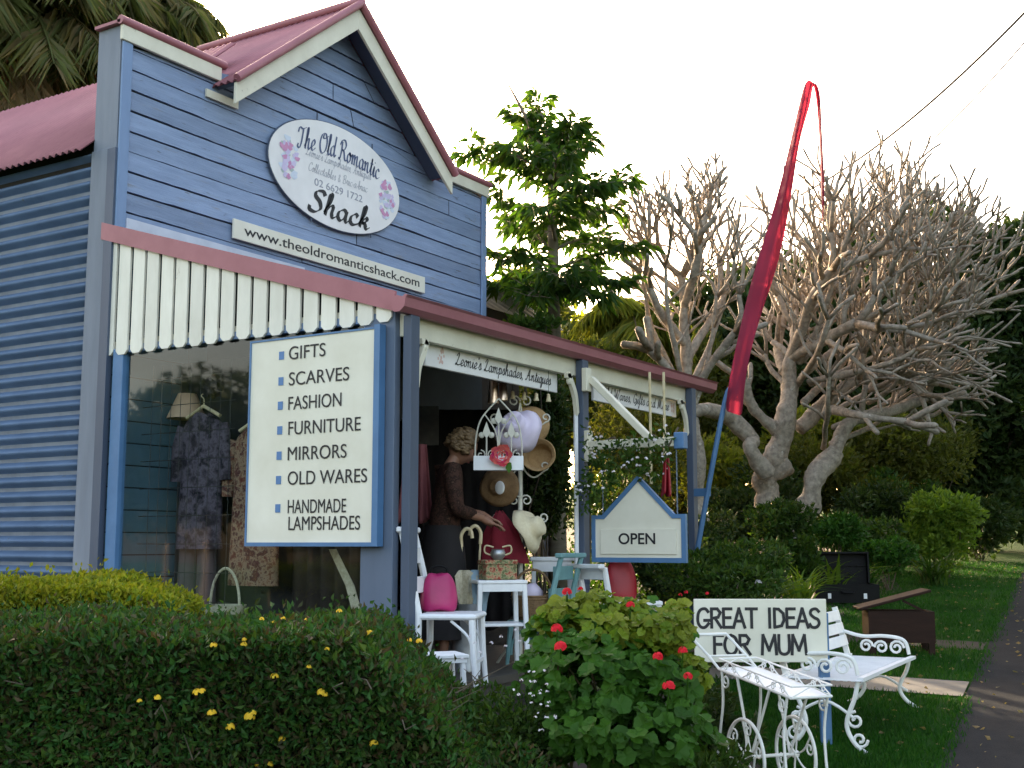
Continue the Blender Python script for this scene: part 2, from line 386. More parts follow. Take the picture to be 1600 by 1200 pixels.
M['l_palm'] = leafmat('palm leaflet', [(.07, .085, .03), (.1, .12, .04), (.16, .12, .06), (.08, .1, .03)], .4)
M['l_dead'] = leafmat('dry palm leaflet', [(.27, .19, .1), (.2, .14, .075), (.13, .11, .05)], .35)
M['l_blade'] = leafmat('grass blade', [(.01, .05, .004), (.016, .07, .006), (.03, .085, .01)], .3, .6)
M['pet_red'] = leafmat('scarlet petal', [(.7, .012, .03), (.8, .03, .05)], .3, .5, (1.2, .8, .8))
M['pet_yel'] = leafmat('yellow petal', [(.8, .5, .03), (.85, .62, .06)], .3, .5, (1.2, 1.1, .6))
M['pet_white'] = leafmat('white petal', [(.8, .78, .8), (.72, .66, .72)], .3, .5, (1, 1, 1))
M['pet_pinkd'] = leafmat('deep pink cloth petal', [(.55, .05, .1), (.7, .2, .15), (.5, .03, .12)], .2, .6, (1, .8, .8))
M['paintpink'] = mat('painted pink petal', (.6, .28, .45), (.5, .22, .4), 30, .5, 0)
M['paintlilac'] = mat('painted lilac petal', (.6, .52, .72), (.52, .45, .66), 30, .5, 0)
M['paintpale'] = mat('painted pale petal', (.62, .68, .78), (.55, .6, .72), 30, .5, 0)
M['paintgreen'] = mat('painted grey leaf', (.42, .5, .48), (.36, .43, .42), 30, .5, 0)
M['cameo'] = mat('painted rose cameo', (.55, .33, .3), (.66, .5, .45), 60, .5, 0)
# ------------------------------------------------------------------ lettering
PX = Matrix(((1, 0, 0, 0), (0, 0, -1, 0), (0, 1, 0, 0), (0, 0, 0, 1)))       # sign facing the street (-Y): x right, y up
def plane_street(x, y, z): return Matrix.Translation((x, y, z)) @ PX
def plane_side(x, y, z):                                                       # sign facing -X: x runs towards the street
    return Matrix.Translation((x, y, z)) @ Matrix(((0, 0, -1, 0), (-1, 0, 0, 0), (0, 1, 0, 0), (0, 0, 0, 1)))
def text(s, Mx, x0, y0, width, cap, m, parent, shear=0, bold=0, name='lettering'):
    cu = bpy.data.curves.new('t', 'FONT'); cu.body = s; cu.size = 1; cu.shear = shear; cu.offset = bold; cu.extrude = .002
    ob = bpy.data.objects.new('t', cu); COL.objects.link(ob)
    bpy.context.view_layer.update(); dg = bpy.context.evaluated_depsgraph_get()
    me = bpy.data.meshes.new_from_object(ob.evaluated_get(dg)); bpy.data.objects.remove(ob); bpy.data.curves.remove(cu)
    xs = [v.co.x for v in me.vertices]; sx = width / (max(xs) - min(xs)); mn = min(xs); sy = cap / .72
    for v in me.vertices: v.co = Mx @ Vector((x0 + (v.co.x - mn) * sx, y0 + v.co.y * sy, .002 + v.co.z * .5))
    me.materials.clear(); me.name = name
    return finish(bpy.data.objects.new(name, me), me, m, parent)
# pen strokes for the script and hand painted letters: x-height .5, capitals 1, descenders -.4
G = {
'a': (.56, [[(.4, .42), (.26, .5), (.08, .36), (.05, .12), (.18, .0), (.34, .16), (.42, .5)], [(.42, .5), (.39, .14), (.46, 0), (.58, .12)]]),
'b': (.5, [[(0, .12), (.2, .6), (.22, .95), (.13, .95), (.1, .5), (.12, .08), (.26, .0), (.4, .2), (.34, .44), (.2, .4), (.5, .38)]]),
'c': (.46, [[(.38, .4), (.26, .5), (.09, .34), (.07, .1), (.22, 0), (.48, .14)]]),
'd': (.56, [[(.4, .42), (.26, .5), (.08, .36), (.05, .12), (.18, 0), (.34, .16), (.42, .5)], [(.5, 1), (.42, .5), (.39, .14), (.46, 0), (.58, .12)]]),
'e': (.45, [[(.0, .1), (.26, .24), (.36, .4), (.24, .5), (.09, .34), (.08, .1), (.22, 0), (.46, .14)]]),
'f': (.36, [[(0, .12), (.24, .7), (.3, .95), (.2, .98), (.14, .6), (.08, -.2), (.04, -.4), (.0, -.3), (.2, 0), (.38, .14)]]),
'h': (.58, [[(0, .1), (.2, .6), (.24, .95), (.16, .97), (.12, .6), (.06, 0)], [(.08, .2), (.24, .46), (.36, .46), (.34, .15), (.42, 0), (.58, .12)]]),
'i': (.28, [[(0, .12), (.13, .5), (.1, .1), (.17, 0), (.3, .12)], [(.17, .7), (.19, .74)]]),
'k': (.54, [[(0, .1), (.2, .6), (.24, .95), (.16, .97), (.12, .6), (.06, 0)], [(.1, .22), (.28, .48), (.36, .42), (.26, .26), (.14, .22), (.28, .2), (.38, 0), (.54, .12)]]),
'l': (.3, [[(0, .12), (.2, .6), (.24, .95), (.16, .97), (.12, .6), (.09, .12), (.17, 0), (.32, .12)]]),
'm': (.82, [[(0, .36), (.1, .5), (.08, 0)], [(.09, .2), (.22, .46), (.32, .46), (.3, 0)], [(.31, .2), (.46, .46), (.58, .46), (.56, .14), (.64, 0), (.82, .12)]]),
'n': (.6, [[(0, .36), (.1, .5), (.08, 0)], [(.09, .2), (.24, .46), (.36, .46), (.34, .14), (.42, 0), (.6, .12)]]),
'o': (.48, [[(.26, .5), (.09, .36), (.06, .12), (.18, 0), (.34, .14), (.36, .38), (.26, .5), (.3, .4), (.5, .38)]]),
'p': (.54, [[(0, .3), (.12, .52), (.08, 0), (.04, -.4)], [(.1, .3), (.24, .5), (.38, .38), (.34, .1), (.2, 0), (.1, .1)], [(.3, .05), (.54, .12)]]),
'q': (.52, [[(.4, .42), (.26, .5), (.08, .36), (.05, .12), (.18, 0), (.34, .16), (.42, .5)], [(.42, .5), (.36, -.3), (.44, -.38), (.54, .1)]]),
'r': (.42, [[(0, .12), (.12, .52), (.16, .44), (.32, .46), (.24, .12), (.3, 0), (.44, .12)]]),
's': (.4, [[(0, .1), (.22, .54), (.3, .2), (.24, 0), (.08, .03)], [(.2, .02), (.42, .12)]]),
't': (.34, [[(0, .12), (.18, .6), (.2, .8), (.12, .1), (.2, 0), (.36, .12)], [(.04, .56), (.32, .58)]]),
'u': (.58, [[(0, .3), (.1, .5), (.08, .14), (.18, 0), (.34, .2), (.42, .5)], [(.42, .5), (.38, .12), (.46, 0), (.6, .12)]]),
'y': (.54, [[(0, .3), (.1, .5), (.1, .14), (.2, 0), (.34, .2), (.42, .5)], [(.42, .5), (.34, -.3), (.22, -.42), (.18, -.3), (.54, .1)]]),
"'": (.18, [[(.12, 1), (.09, .8)]]), ',': (.22, [[(.08, .06), (.1, 0), (.02, -.14)]]), ' ': (.34, []), '-': (.3, [[(.04, .25), (.24, .27)]]),
'&': (.6, [[(.5, .3), (.3, 0), (.1, .1), (.12, .35), (.36, .6), (.28, .8), (.16, .65), (.5, 0)]]),
'T': (.72, [[(.0, .72), (.1, .95), (.4, .9), (.74, 1)], [(.46, .92), (.38, .3), (.24, 0), (.06, .06), (.1, .2)]]),
'O': (.84, [[(.46, .98), (.2, .84), (.07, .45), (.18, .08), (.42, 0), (.66, .2), (.74, .6), (.58, .92), (.4, .9), (.36, .72), (.62, .76), (.86, .9)]]),
'R': (.8, [[(.24, .9), (.2, .4), (.08, 0), (.0, .08)], [(.04, .7), (.2, .95), (.5, .98), (.62, .76), (.46, .52), (.26, .5), (.46, .42), (.6, .06), (.8, .06)]]),
'S': (.68, [[(.62, .82), (.5, .98), (.26, .92), (.22, .7), (.44, .48), (.5, .2), (.3, .0), (.06, .04), (.04, .22)]]),
'L': (.66, [[(.1, .7), (.3, .98), (.42, .86), (.28, .4), (.14, .06), (.04, .04), (.1, .14), (.34, .02), (.66, .12)]]),
'A': (.86, [[(.0, .1), (.12, .02), (.4, .6), (.56, 1), (.56, .4), (.6, .02), (.84, .14)], [(.2, .36), (.46, .42), (.64, .38)]]),
'C': (.66, [[(.6, .74), (.5, .98), (.24, .84), (.06, .4), (.16, .04), (.4, .02), (.64, .2)]]),
'B': (.76, [[(.24, .9), (.18, .4), (.08, 0)], [(.04, .75), (.24, .98), (.52, .94), (.54, .66), (.26, .52), (.54, .46), (.58, .14), (.34, 0), (.06, .08)]]),
'G': (.76, [[(.6, .76), (.5, .98), (.24, .84), (.07, .4), (.16, .04), (.42, .06), (.58, .4)], [(.36, .42), (.6, .42), (.54, -.1), (.34, -.2), (.76, .1)]]),
'M': (1.0, [[(.0, .06), (.1, .02), (.22, .6), (.3, .96), (.38, .1), (.6, .8), (.68, .96), (.7, .3), (.78, .02), (1, .14)]]),
'W': (1.0, [[(.0, .8), (.12, .96), (.16, .4), (.22, .02), (.44, .6), (.5, .9), (.5, .3), (.56, .02), (.8, .6), (.86, .98), (1, .94)]]),
}
H = {   # hand painted capitals
'G': (.72, [[(.6, .82), (.45, .98), (.2, .94), (.05, .7), (.03, .3), (.18, .04), (.42, .02), (.62, .22)], [(.38, .38), (.64, .38)]], 1),
'R': (.66, [[(.06, 0), (.06, 1)], [(.06, .98), (.38, .98), (.54, .78), (.42, .54), (.06, .48)], [(.26, .48), (.58, 0)]], 0),
'E': (.58, [[(.5, .98), (.06, .98), (.06, .02), (.52, .02)], [(.06, .52), (.44, .52)]], 0),
'A': (.7, [[(.02, 0), (.33, 1), (.64, 0)], [(.13, .34), (.53, .34)]], 0),
'T': (.66, [[(.02, .98), (.62, .98)], [(.32, .98), (.32, 0)]], 0),
'I': (.36, [[(.15, 0), (.15, 1)]], 0),
'D': (.68, [[(.06, .02), (.06, .98), (.3, .96), (.54, .74), (.58, .4), (.44, .1), (.06, .02)]], 0),
'S': (.62, [[(.54, .84), (.38, .98), (.14, .92), (.08, .72), (.26, .54), (.48, .42), (.54, .2), (.38, .02), (.14, .03), (.03, .18)]], 1),
'F': (.56, [[(.5, .98), (.06, .98), (.06, 0)], [(.06, .52), (.42, .52)]], 0),
'O': (.76, [[(.36, .99), (.13, .86), (.03, .5), (.13, .13), (.36, .01), (.58, .13), (.68, .5), (.58, .86), (.36, .99)]], 1),
'M': (.86, [[(.04, 0), (.1, 1), (.4, .2), (.7, 1), (.78, 0)]], 0),
'U': (.68, [[(.06, 1), (.06, .26), (.2, .03), (.44, .03), (.58, .26), (.58, 1)]], 1),
' ': (.5, [], 0)}
def pen(s, Mx, x0, y0, width, cap, m, parent, font=G, shear=.18, wmin=.02, wmax=.1, nib=35, arc=0, name='lettering'):
    total = sum(font[c][0] for c in s); fx = width / total; x = 0; V = []; Fc = []; lay = 0
    nv = Vector((math.cos(rad(nib)), math.sin(rad(nib)), 0))
    for c in s:
        g = font[c]
        for st in g[1]:
            P3 = [Vector((a, b, 0)) for a, b in st]
            pts = smooth_path(P3, 5) if (len(g) < 3 or g[2]) and len(P3) > 2 else P3
            if len(g) == 3 and not g[2]:                                       # straight strokes kept crisp
                segs = [pts[i:i + 2] for i in range(len(pts) - 1)]
            else: segs = [pts]
            for sg in segs:
                q = []
                for p in sg:
                    X = (x + p.x) * fx + p.y * cap * shear; u = X / width - .5
                    q.append(Vector((x0 + X, y0 + p.y * cap - arc * 4 * u * u, 0)))
                n0 = len(V); lay += 1; zz = .0025 + .00004 * lay
                for i, p in enumerate(q):
                    d = q[min(i + 1, len(q) - 1)] - q[max(i - 1, 0)]
                    if d.length < 1e-9: d = Vector((1, 0, 0))
                    d.normalize(); a = Vector((-d.y, d.x, 0)); w = cap * (wmin + (wmax - wmin) * abs(d.x * nv.y - d.y * nv.x)) / 2
                    ex = Vector((0, 0, 0))
                    if len(g) == 3: ex = d * w * (-.7 if i == 0 else .7 if i == len(q) - 1 else 0)
                    V.append(Mx @ (p + ex + a * w + Vector((0, 0, zz)))); V.append(Mx @ (p + ex - a * w + Vector((0, 0, zz))))
                Fc += [(n0 + 2 * i, n0 + 2 * i + 1, n0 + 2 * i + 3, n0 + 2 * i + 2) for i in range(len(q) - 1)]
        x += g[0]
    return npmesh(name, [tuple(v) for v in V], Fc, m, parent)
# ------------------------------------------------------------------ the setting
def sheet(name, m, lat0, lat1, d0, d1, nl, nd, lift=0, bumpy=0):
    V = []; Fc = []
    for j in range(nd + 1):
        for i in range(nl + 1):
            d = d0 + (d1 - d0) * (j / nd) ** 1.6; la = lat0 + (lat1 - lat0) * i / nl
            p = loc(la, d); V.append((p.x, p.y, p.z + lift + bumpy * math.sin(p.x * 1.7) * math.cos(p.y * 1.3)))
    for j in range(nd):
        for i in range(nl):
            a = j * (nl + 1) + i; Fc.append((a, a + 1, a + nl + 2, a + nl + 1))
    return npmesh(name, V, Fc, m, None, True)
tag(sheet('ground', M['lawn'], -160, 160, -20, 300, 60, 80), kind='structure')
PD = (RT * .457 + FW).normalized(); PN = Vector((PD.y, -PD.x, 0))             # footpath runs along PD
def strip(name, m, a, b, s0, s1, n, lift):                                     # a,b: offsets across the path
    base = RT * 2.13 + FW * 6.45; V = []; Fc = []
    for i in range(n + 1):
        s = s0 + (s1 - s0) * i / n
        for k in range(5):
            p = base + PD * s + PN * (a + (b - a) * k / 4 + .012 * math.sin(s * 3.1 + k) * (k in (0, 4)))
            V.append((p.x, p.y, gz(p.x, p.y) + lift))
    for i in range(n):
        for k in range(4): Fc.append((i * 5 + k, i * 5 + k + 1, i * 5 + k + 6, i * 5 + k + 5))
    return npmesh(name, V, Fc, m, None, True)
tag(strip('footpath', M['asphalt'], 0, 1.6, -9, 80, 90, .008), kind='structure')
def crosspath(name, m, s, w, a0, a1, lift):
    base = RT * 2.13 + FW * 6.45; V = []; Fc = []
    for i in range(13):
        for k in range(2):
            p = base + PD * (s + (w if k else 0) + .01 * math.sin(i * 2.3)) + PN * (a0 + (a1 - a0) * i / 12)
            V.append((p.x, p.y, gz(p.x, p.y) + lift))
    for i in range(12): Fc.append((2 * i, 2 * i + 1, 2 * i + 3, 2 * i + 2))
    return npmesh(name, V, Fc, m, None)
tag(crosspath('concrete_path', M['concrete'], 2.35, .62, -3.2, -.01, .012), kind='structure')
tag(crosspath('dirt_path', M['soil'], 4.7, .5, -2.4, -.02, .006), kind='structure')
def bed(name, pts, lift):
    P = smooth_path([loc(a, d) for a, d in pts], 5, True); c = sum(P, Vector()) / len(P); V = [(c.x, c.y, gz(c.x, c.y) + lift + .05)]
    for p in P: V.append((p.x, p.y, gz(p.x, p.y) + lift))
    n = len(P); return npmesh(name, V, [(0, 1 + i, 1 + (i + 1) % n) for i in range(n)], M['soil'])
tag(bed('garden_bed', [(-6, 3.2), (0, 3.2), (1.3, 4.6), (1.35, 6.4), (1.5, 9), (2.6, 11.2), (4.3, 14.8), (5.2, 16.6), (6.2, 24), (4, 30), (-4, 30), (-9, 12)], .004), kind='structure')

# ------------------------------------------------------------------ the shop
def corr(p0, u, v, lu, lv, wl, amp, seg=6):
    p0, u, v = Vector(p0), Vector(u).normalized(), Vector(v).normalized(); n = u.cross(v); k = int(lu / wl * seg); V = []; Fc = []
    for i in range(k + 1):
        s = lu * i / k; h = amp * math.sin(2 * math.pi * s / wl)
        for j in range(2): V.append(tuple(p0 + u * s + v * lv * j + n * h))
    for i in range(k): Fc.append((2 * i, 2 * i + 2, 2 * i + 3, 2 * i + 1))
    return V, Fc
def corr_part(name, m, parent, *sheets):
    V = []; Fc = []
    for sh in sheets:
        a, b = corr(*sh); n = len(V); V += a; Fc += [tuple(i + n for i in f) for f in b]
    o = npmesh(name, V, Fc, m, parent, True); s = o.modifiers.new('thick', 'SOLIDIFY'); s.thickness = .006; return o
YF = 7.27
shop = world_thing('shop_building', 'old blue weatherboard shop with maroon gable roof and an open verandah', 'shop', (5.93, YF, .5))
GX, GZ, GS = 8.42, 6.60, .8
def gable_x(z, lo):                       # wall edge under the gable roof at height z
    dx = (GZ - .075 - z) / GS
    return (max(5.95, GX - dx) if z > 5.46 else 5.95) if lo else (min(10.92, GX + dx) if z > 5.46 else 10.92)
V = []; Fc = []; z = 3.93; row = 0
while z < 6.42:
    step = .165 + random.uniform(-.008, .008); gap = random.choice([.007, .009, .011, .014]); zt = min(z + step - gap, 6.5); zb = z
    nseg = 46; n0 = len(V); ph = random.uniform(0, 9); wob = random.choice([.002, .003, .006, .009])
    for i in range(nseg + 1):
        t = i / nseg; xa = gable_x(zb, 1) + (gable_x(zb, 0) - gable_x(zb, 1)) * t; xb = gable_x(zt, 1) + (gable_x(zt, 0) - gable_x(zt, 1)) * t
        w = wob * math.sin(ph + xa * 2.1) + random.uniform(-.0035, .0035)
        out = .02 + .004 * math.sin(ph * 2 + xa * 1.3)
        V += [(xa, YF - out, zb + w), (xb, YF - .013, zt), (xa, YF + .004, zb + w), (xb, YF + .004, zt)]
    jt = random.randrange(4, nseg - 4) if random.random() < .55 else -1
    if jt > 0:
        for q in range(4): x_, y_, z_ = V[n0 + 4 * jt + q]; V[n0 + 4 * jt + q] = (V[n0 + 4 * (jt + 1) + q][0] - .006, y_ + (.004 if q < 2 else 0), z_)
    for i in range(nseg):
        if i == jt: continue
        a = n0 + 4 * i; b = a + 4
        Fc += [(a, b, b + 1, a + 1), (a, a + 2, b + 2, b), (a + 1, b + 1, b + 3, a + 3)]
    z += step; row += 1
npmesh('front_boards', V, Fc, M['board'], shop)
mb = MB()
core = [(5.95, 3.85), (10.92, 3.85), (10.92, 5.47), (9.78, 5.47), (GX, GZ - .09), (7.06, 5.47), (5.95, 5.47)]
mb.prism(core, .2, plane_street(0, YF + .205, 0))
mb.build('front_wall', mat('dark wall behind boards', (.03, .032, .038), None, 5, .9, .1), shop)
# corner boards, parapet return, trim
mb = MB(); mb.bx(5.925, 6.02, YF - .045, YF - .0265, 3.93, 5.41); mb.bx(10.86, 10.95, YF - .045, YF - .0265, 3.93, 5.41); mb.each('corner_board', M['trimblue'], shop, bevel=.004)
mb = MB(); mb.bx(5.92, 5.945, YF - .02, YF + .235, 4.56, 5.53); mb.build('parapet_side', M['greyboard'], shop)
mb = MB(); mb.bx(5.9, 6.93, YF - .06, YF - .03, 5.405, 5.53); mb.bx(9.93, 10.98, YF - .06, YF - .03, 5.405, 5.53); mb.each('parapet_fascia', M['cream'], shop, bevel=.004)
mb = MB(); mb.bx(6.78, 7.14, YF - .048, YF - .03, 5.235, 5.3); mb.bx(7.10, 7.141, YF - .049, YF - .031, 5.3, 5.36); mb.each('trim_block', M['cream'], shop)
mb = MB()
for xa, xb in ((5.88, 6.97), (9.88, 11.0)):
    mb.tube([(xa, YF - .05, 5.555), (xb, YF - .05, 5.555)], .036, 10); mb.bx(xa, xb, YF - .05, YF + .24, 5.535, 5.56)
mb.each('parapet_cap', M['pink'], shop, smooth=True)
mb = MB(); mb.bx(6.02, 8.0, YF - .055, YF - .03, 3.945, 4.035); mb.build('roof_flashing', mat('pale flashing', (.55, .58, .68), (.45, .48, .58), 6, .5, .1), shop)
# gable roof
sl_ = math.hypot(1, GS); L1 = 1.56 * sl_
corr_part('gable_roof', M['roof'], shop,
          ((GX, 6.97, GZ), (0, 1, 0), (-1, 0, -GS), 2.1, L1, .076, .013),
          ((GX, 9.07, GZ), (0, -1, 0), (1, 0, -GS), 2.1, L1, .076, .013))
mb = MB()
for s in (-1, 1):
    e = (GX + s * 1.56, GZ - 1.56 * GS)
    mb.tube([(GX, 6.965, GZ + .012), (e[0], 6.965, e[1] + .012)], .036, 10)
mb.tube([(GX, 6.95, GZ + .03), (GX, 9.1, GZ + .03)], .045, 10)
mb.each('roof_edge_roll', M['pink'], shop, smooth=True)
mb = MB()
for s in (-1, 1):
    pts = [(GX, GZ - .03), (GX + s * 1.54, GZ - .03 - 1.54 * GS), (GX + s * 1.54, GZ - .21 - 1.54 * GS), (GX, GZ - .235)]
    if s > 0: pts = pts[::-1]
    mb.prism(pts, .028, plane_street(0, 7.02, 0))
mb.each('barge_board', M['cream'], shop, bevel=.003)
mb = MB()
for s in (-1, 1):
    mb.bar((GX, 7.135, GZ - .05), (GX + s * 1.5, 7.135, GZ - .05 - 1.5 * GS), .225, .03, (0, 0, 1))
mb.each('gable_soffit', M['slate'], shop)
# left side: corner post, corrugated wall, roof
mb = MB(); mb.bx(5.91, 5.96, YF + .06, YF + .25, .3, 4.57); mb.build('corner_post', M['greyboard'], shop, bevel=.004)
mb = MB(); mb.bx(5.905, 5.955, YF - .03, YF + .06, .3, 4.56); mb.build('corner_strip', M['slate'], shop)
corr_part('side_wall', M['corr'], shop, ((5.955, 7.5, .35), (0, 0, 1), (0, 1, 0), 4.21, 8, .113, .036, 10))
corr_part('side_roof', M['roof'], shop, ((5.80, 7.5, 4.56), (0, 1, 0), (1, 0, .9), 8, 2.1, .076, .013))
mb = MB(); mb.bx(5.98, 10.9, 15.3, 15.5, .3, 5.4); mb.bx(10.85, 10.93, YF + .21, 15.3, .3, 5.3); mb.bx(5.98, 6.0, 7.5, 15.3, .3, 4.5); mb.build('rear_wall', M['greyboard'], shop)
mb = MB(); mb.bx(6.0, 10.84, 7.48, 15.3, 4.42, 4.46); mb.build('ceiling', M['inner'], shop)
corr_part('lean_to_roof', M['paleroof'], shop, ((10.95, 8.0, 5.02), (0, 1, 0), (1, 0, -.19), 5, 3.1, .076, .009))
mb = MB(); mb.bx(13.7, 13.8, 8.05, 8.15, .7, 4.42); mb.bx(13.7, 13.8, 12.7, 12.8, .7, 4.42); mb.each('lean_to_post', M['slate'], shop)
mb = MB(); mb.bx(10.94, 13.35, 8.3, 8.36, .3, 4.55); mb.build('dark_screen_wall', M['inner'], shop)  # dark wall added to shut out bright sky behind the verandah
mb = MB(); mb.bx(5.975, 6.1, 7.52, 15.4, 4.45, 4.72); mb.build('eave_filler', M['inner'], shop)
# shop front wall below the verandah roof, doorway and dark room
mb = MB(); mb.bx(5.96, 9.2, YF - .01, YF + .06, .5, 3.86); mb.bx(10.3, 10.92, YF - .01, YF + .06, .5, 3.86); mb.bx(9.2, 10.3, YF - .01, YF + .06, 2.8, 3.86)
mb.build('shop_front', mat('shade darkened shop front', (.03, .036, .045), (.02, .025, .032), 4, .7, .1), shop)  # wall colour darkened here in place of verandah shade
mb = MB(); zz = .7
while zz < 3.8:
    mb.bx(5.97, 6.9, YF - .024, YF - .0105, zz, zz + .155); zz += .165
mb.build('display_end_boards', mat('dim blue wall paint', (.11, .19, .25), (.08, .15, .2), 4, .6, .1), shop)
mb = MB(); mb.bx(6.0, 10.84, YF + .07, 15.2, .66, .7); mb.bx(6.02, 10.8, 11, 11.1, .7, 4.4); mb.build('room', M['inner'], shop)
# verandah
mb = MB(); mb.bx(5.9, 10.5, 4.48, YF - .02, FLOOR - .05, FLOOR); mb.bx(5.95, 10.45, 4.5, YF - .02, .2, FLOOR - .052); mb.build('verandah_floor', M['floor'], shop)
VS = (3.93 - 3.10) / (YF - .01 - 4.49)
corr_part('verandah_roof', M['roof'], shop, ((5.97, 4.49, 3.105), (1, 0, 0), (0, 1, VS), 4.66, 2.9, .076, .009))
mb = MB(); mb.bx(5.985, 10.36, 4.555, 4.6, 2.885, 3.03); mb.build('verandah_beam', M['cream'], shop, bevel=.003)
mb = MB()
prof = [(.0, .1), (.0, .02), (.02, 0), (.06, 0), (.095, .03), (.105, .085), (.12, .1), (.1, .105), (.08, .09), (.02, .1)]
mb.prism([(-a, b) for a, b in prof], 4.86, Matrix.Translation((5.84, 4.55, 3.012)) @ Matrix(((0, 0, 1, 0), (1, 0, 0, 0), (0, 1, 0, 0), (0, 0, 0, 1))))
mb.build('gutter', M['pink'], shop)
for x in (6.0, 8.19, 10.24):
    MB().bx(x - .045, x + .045, 4.535 - .05, 4.535 + .014, .25, 3.01).build('post', M['slate'], shop, bevel=.004)
# curved brackets
def bracket(x, s, h=.3, w=.14):
    pts = smooth_path([(0, 0), (s * .02, .12), (s * .06, .2), (s * w, h)], 5)
    m_ = MB(); out = [(p[0], p[1]) for p in [(v.x, v.y) for v in pts]]
    inn = [(s * .035 + v.x * 1.02, v.y - .03) for v in pts][::-1]
    poly = out + inn
    if s > 0: poly = poly[::-1]
    m_.prism(poly, .03, plane_street(x, 4.545, 2.6)); m_.ell((x + s * (w - .005), 4.53, 2.83), (.022, .022, .03), 8, 6); m_.ell((x + s * .02, 4.53, 2.6), (.02, .02, .03), 8, 6)
    m_.bx(x + s * w - .04, x + s * w + .03, 4.515, 4.545, 2.85, 2.885)
    return m_.build('post_bracket', M['cream'], shop)
bracket(8.14, -1); bracket(10.19, -1); bracket(6.05, 1, .29, .1)
MB().tube([(8.118, 4.535, 2.58), (8.118, 4.535, .75), (8.118, 4.5, .66)], .018, 8).build('downpipe', M['white'], shop, smooth=True)
mb = MB(); mb.bx(8.12, 8.2, 4.44, 4.484, 2.76, 2.94); mb.bx(8.15, 8.23, 4.45, 4.4845, 2.22, 2.46); mb.each('post_block', M['cream'], shop, bevel=.004)
mb = MB(); mb.bar((8.19, 4.45, 2.345), (8.19, 3.74, 2.345), .06, .07); mb.bar((8.19, 4.44, 2.86), (8.19, 3.93, 2.36), .05, .06, (1, 0, 0)); mb.build('sign_arm', M['cream'], shop, bevel=.004)
MB().bx(8.15, 8.23, 3.66, 3.738, 2.29, 2.41).build('arm_cap', M['brightblue'], shop, bevel=.005)
# enclosed end: valance, fascia, window
def rz(y): return 3.105 + (y - 4.49) * VS
mb = MB(); n = 18; y0, y1 = 7.33, 4.60; pitch = (y0 - y1) / n
for i in range(n):
    a = y0 - i * pitch - .012; b = a - pitch * .79; zb = 2.975 - .0 * i + random.uniform(-.006, .006); c = .028; zt = rz((a + b) / 2) - .06 + .05
    poly = [(-a, zb + c), (-a + c, zb), (-b - c, zb), (-b, zb + c), (-b, zt - .02), (-a, zt)]
    mb.prism(poly, .018, plane_side(5.945 + random.uniform(-.002, .002), 0, 0))
mb.build('valance', M['slat'], shop)
MB().bx(5.955, 5.975, 4.62, 7.3, 3.03, 3.08).build('valance_rail', M['cream'], shop)
mb = MB(); mb.prism([(-7.36, rz(7.36) + .03), (-7.36, rz(7.36) - .1), (-4.58, rz(4.58) - .1), (-4.58, rz(4.58) + .03)], .022, plane_side(5.926, 0, 0)); mb.build('valance_fascia', M['pink'], shop)
mb = MB(); mb.bx(5.93, 5.995, 7.09, 7.2, .45, 3.02); mb.build('window_stile', M['brightblue'], shop, bevel=.004)
mb = MB(); mb.bx(5.94, 6.0, 4.6, 4.85, .3, 3.04); mb.build('end_board', mat('dull blue end board', (.11, .145, .215), (.085, .115, .175), 3, .55, .2, 30, (1, 1, .2)), shop, bevel=.004)
MB().bx(5.955, 5.99, 4.852, 7.088, .35, .999).build('window_apron', M['trimblue'], shop)
MB().bx(5.95, 5.99, 4.851, 7.089, 2.99, 3.04).build('window_head', M['trimblue'], shop)
wf = MB().bx(5.94, 5.995, 4.851, 7.089, 1.0, 1.07).build('window_sill', M['trimblue'], shop)
MB().bx(5.968, 5.974, 4.851, 7.089, 1.071, 2.989).build('pane', M['glass'], wf)
mb = MB(); mb.bx(6.0, 6.62, 5.1, 7.23, 1.0, 1.05); mb.bx(6.0, 6.3, 4.7, 5.099, 1.0, 1.05); mb.build('display_shelf', mat('pale shelf cloth', (.35, .33, .31), (.25, .24, .23), 5, .8, .1), shop)
mb = MB(); mb.bx(6.62, 6.66, 5.15, 7.23, FLOOR, 3.0); mb.build('display_back', mat('dim back panel', (.02, .022, .027), (.014, .016, .02), 3, .8, .1), shop)  # panel made very dark so the interior reads as shaded
mb = MB()
for k in range(9): mb.tube([(6.14, 6.2 + .1 * k, 1.06), (6.14, 6.2 + .1 * k, 2.9)], .003, 4)
for k in range(9): mb.tube([(6.14, 6.15, 1.2 + .2 * k), (6.14, 7.1, 1.2 + .2 * k)], .003, 4)
tag(mb.build('wire_rack', M['wire']), 'dark wire grid rack standing at the left end of the display window', 'rack')

# ------------------------------------------------------------------ signs on the shop
def ellipse_pts(a, b, n=72): return [(a * math.cos(2 * math.pi * i / n), b * math.sin(2 * math.pi * i / n)) for i in range(n)]
ov = world_thing('shop_sign', 'white oval sign with painted flowers, fixed to the blue boards below the gable', 'sign', (8.43, 7.23, 4.97))
P = plane_street(8.43, 7.235, 4.97)
MB().prism(ellipse_pts(.925, .49), .022, P).build('panel', M['signwhite'], ov)
rim = [P @ Vector((x, y, .011)) for x, y in ellipse_pts(.926, .491)]; MB().tube(rim + [rim[0]], .009, 5).build('rim', M['slate'], ov)
Q = plane_street(8.43, 7.213, 4.97)
pen('The Old Romantic', Q, -.575, .185, 1.17, .2, M['navy'], ov, arc=.05, wmax=.13, shear=.12)
pen("Leonie's Lampshades, Antiques", Q, -.46, .1, .93, .085, M['greyink'], ov, wmin=.03, wmax=.07)
pen('Collectables & Bric-a-brac', Q, -.42, -.035, .84, .085, M['greyink'], ov, wmin=.03, wmax=.07)
